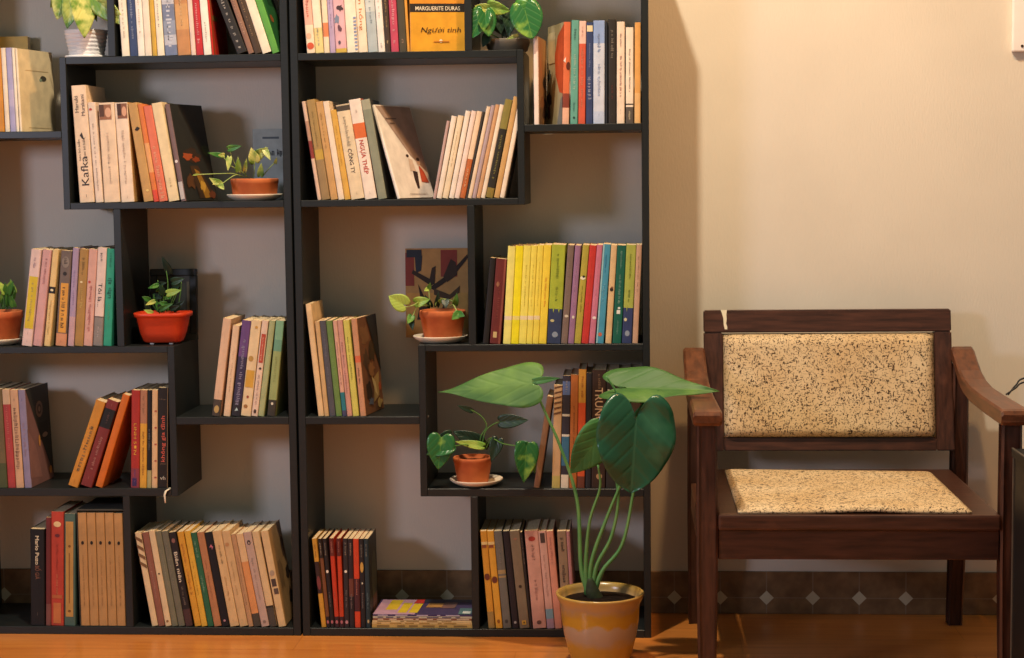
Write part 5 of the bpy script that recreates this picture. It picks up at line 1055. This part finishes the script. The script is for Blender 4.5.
# ------------------------------------------------------------------ black side cabinet and cable at the right edge
c0 = at(1011.5, 447.5, -.452)
sc_ = thing('side_cabinet', 'black side cabinet at the right edge, in front of the armchair leg', 'cabinet', (c0.x, -.452, 0))
CB = simple('black_lacquer', '0D0D0F', '131315', 12, .5, .3); EDG = simple('cabinet_edge', '443E36', '544C42', 20, .4)
bm = bmesh.new(); box(bm, 0, .42, -.40, 0, c0.z-.016, c0.z-.002, .0012); link('top_board', bm, CB, sc_)
bm = bmesh.new(); box(bm, 0, .004, -.40, 0, c0.z-.0019, c0.z, .0006); box(bm, .004, .42, -.40, -.396, c0.z-.0019, c0.z, .0006); link('edge_trim', bm, EDG, sc_)
bm = bmesh.new(); box(bm, .004, .416, -.394, -.006, .0, c0.z-.0165, .001); link('carcass', bm, CB, sc_)
for ya in (-.006, -.4):
    bm = bmesh.new(); box(bm, .0015, .006, ya-.001, ya+.003, 0, c0.z-.0165, .0008); link('corner_trim', bm, EDG, sc_)
bm = bmesh.new(); box(bm, .012, .408, -.405, -.3945, .03, c0.z-.03, .001); d = link('door', bm, CB, sc_)
bm = bmesh.new(); lathe(bm, [(0, 0), (.006, 0), (.005, .008), (.009, .014), (.008, .019), (0, .020)], 16); o = link('knob', bm, EDG, d); o.location = (.06, -.405, .28); o.rotation_euler = (PI/2, 0, 0)
ZT = .5255
a0, a1, a2 = at(1006, 394.5, -.335), at(1015, 388.5, -.33), at(1025, 382, -.33)
bm = bmesh.new()
a0.z = max(a0.z, ZT+.0017)
tube(bm, [a0, a1, a2, a2+Vector((.05, -.06, .012)), a2+Vector((.11, -.2, -.06)), Vector((c0.x+.2, -.66, c0.z+.0022))], .0016, 8)
tube(bm, [a0+Vector((.004, .001, -.0004)), at(1016, 385, -.32), at(1025, 378, -.32), a2+Vector((.06, -.05, .02)), a2+Vector((.12, -.2, -.05)), Vector((c0.x+.215, -.67, c0.z+.0022))], .0016, 8)
o = link('cable', bm, simple('black_rubber', '121214', '1A1A1C', 30, .5), None, True); tag(o, 'black twin cable with its end lying on the right armrest', 'cable')

# ------------------------------------------------------------------ wall trunking at the upper right
t0 = at(1011, 52, WY)
tr = thing('cable_trunking', 'white cable trunking on the wall at the upper right corner', 'trunking', (t0.x, WY, t0.z))
bm = bmesh.new(); box(bm, 0, .045, -.014, 0, 0, .75, .003, 2); link('cover_strip', bm, WHITEPOT, tr)
bm = bmesh.new(); lathe(bm, [(0, .0018), (.0025, .0014), (.003, 0), (0, 0)], 12); o = link('screw', bm, simple('dark_screw', '3A2C24', '2A2018', 40, .5), tr); o.location = (.0195, -.0145, .011); o.rotation_euler = (PI/2, 0, 0); o['label'] = 'dark screw head'

# ------------------------------------------------------------------ cream scrap at the edge of the left lower box
q = [at(168.5, 489.5, -.002), at(166, 491, -.006), at(164.5, 495, -.007), at(165, 500, -.005), at(165.4, 503, -.003)]
bm = bmesh.new()
q = [Vector(p) for p in q]; q = [Vector((at(170, 489, .004).x, .006, Z6+.0007))] + q; A = []
for i, p in enumerate(q):
    w = .0028*(1-.6*i/len(q)); A.append([bm.verts.new(p+Vector((-w, 0, .0004))), bm.verts.new(p+Vector((w, 0, .0004))), bm.verts.new(p+Vector((w, .0008, -.0002))), bm.verts.new(p+Vector((-w, .0008, -.0002)))])
for a, b in zip(A, A[1:]):
    for i in range(4): bm.faces.new((a[i], a[(i+1) % 4], b[(i+1) % 4], b[i]))
bm.faces.new(A[0]); bm.faces.new(A[-1]); bmesh.ops.recalc_face_normals(bm, faces=bm.faces)
o = link('paper_curl', bm, paper('EFE2C4'), None, True); tag(o, 'small cream paper curl hanging over the left lower box edge', 'paper scrap')

# ------------------------------------------------------------------ light
def lamp(name, kind, loc, energy, color, target=None, **k):
    l = bpy.data.lights.new(name, kind); l.energy = energy; l.color = color
    for a, v in k.items(): setattr(l, a, v)
    o = bpy.data.objects.new(name, l); COL.objects.link(o); o.location = loc
    if target: o.rotation_euler = (Vector(target)-Vector(loc)).to_track_quat('-Z', 'Y').to_euler()
    return o
lamp('ceiling_lamp', 'POINT', (1.02, -.80, 2.50), 80, (1, .54, .21), shadow_soft_size=.06)
lamp('ceiling_lamp', 'POINT', (.225, -.94, 2.975), 216, (1, .85, .64), shadow_soft_size=.04)
lamp('window_light', 'AREA', (-1.75, -2.45, 1.32), 25, (.80, .80, 1), (.9, .1, .7), shape='SQUARE', size=.42)
w = bpy.data.worlds.new('room_light'); SC.world = w; w.use_nodes = True
bg = w.node_tree.nodes['Background']; bg.inputs[0].default_value = (.97, 1, .86, 1); bg.inputs[1].default_value = .23

vs = SC.view_settings
SC.display_settings.display_device = 'sRGB'; vs.view_transform = 'Standard'; vs.look = 'None'; vs.exposure = 0; vs.gamma = 1; vs.use_curve_mapping = False
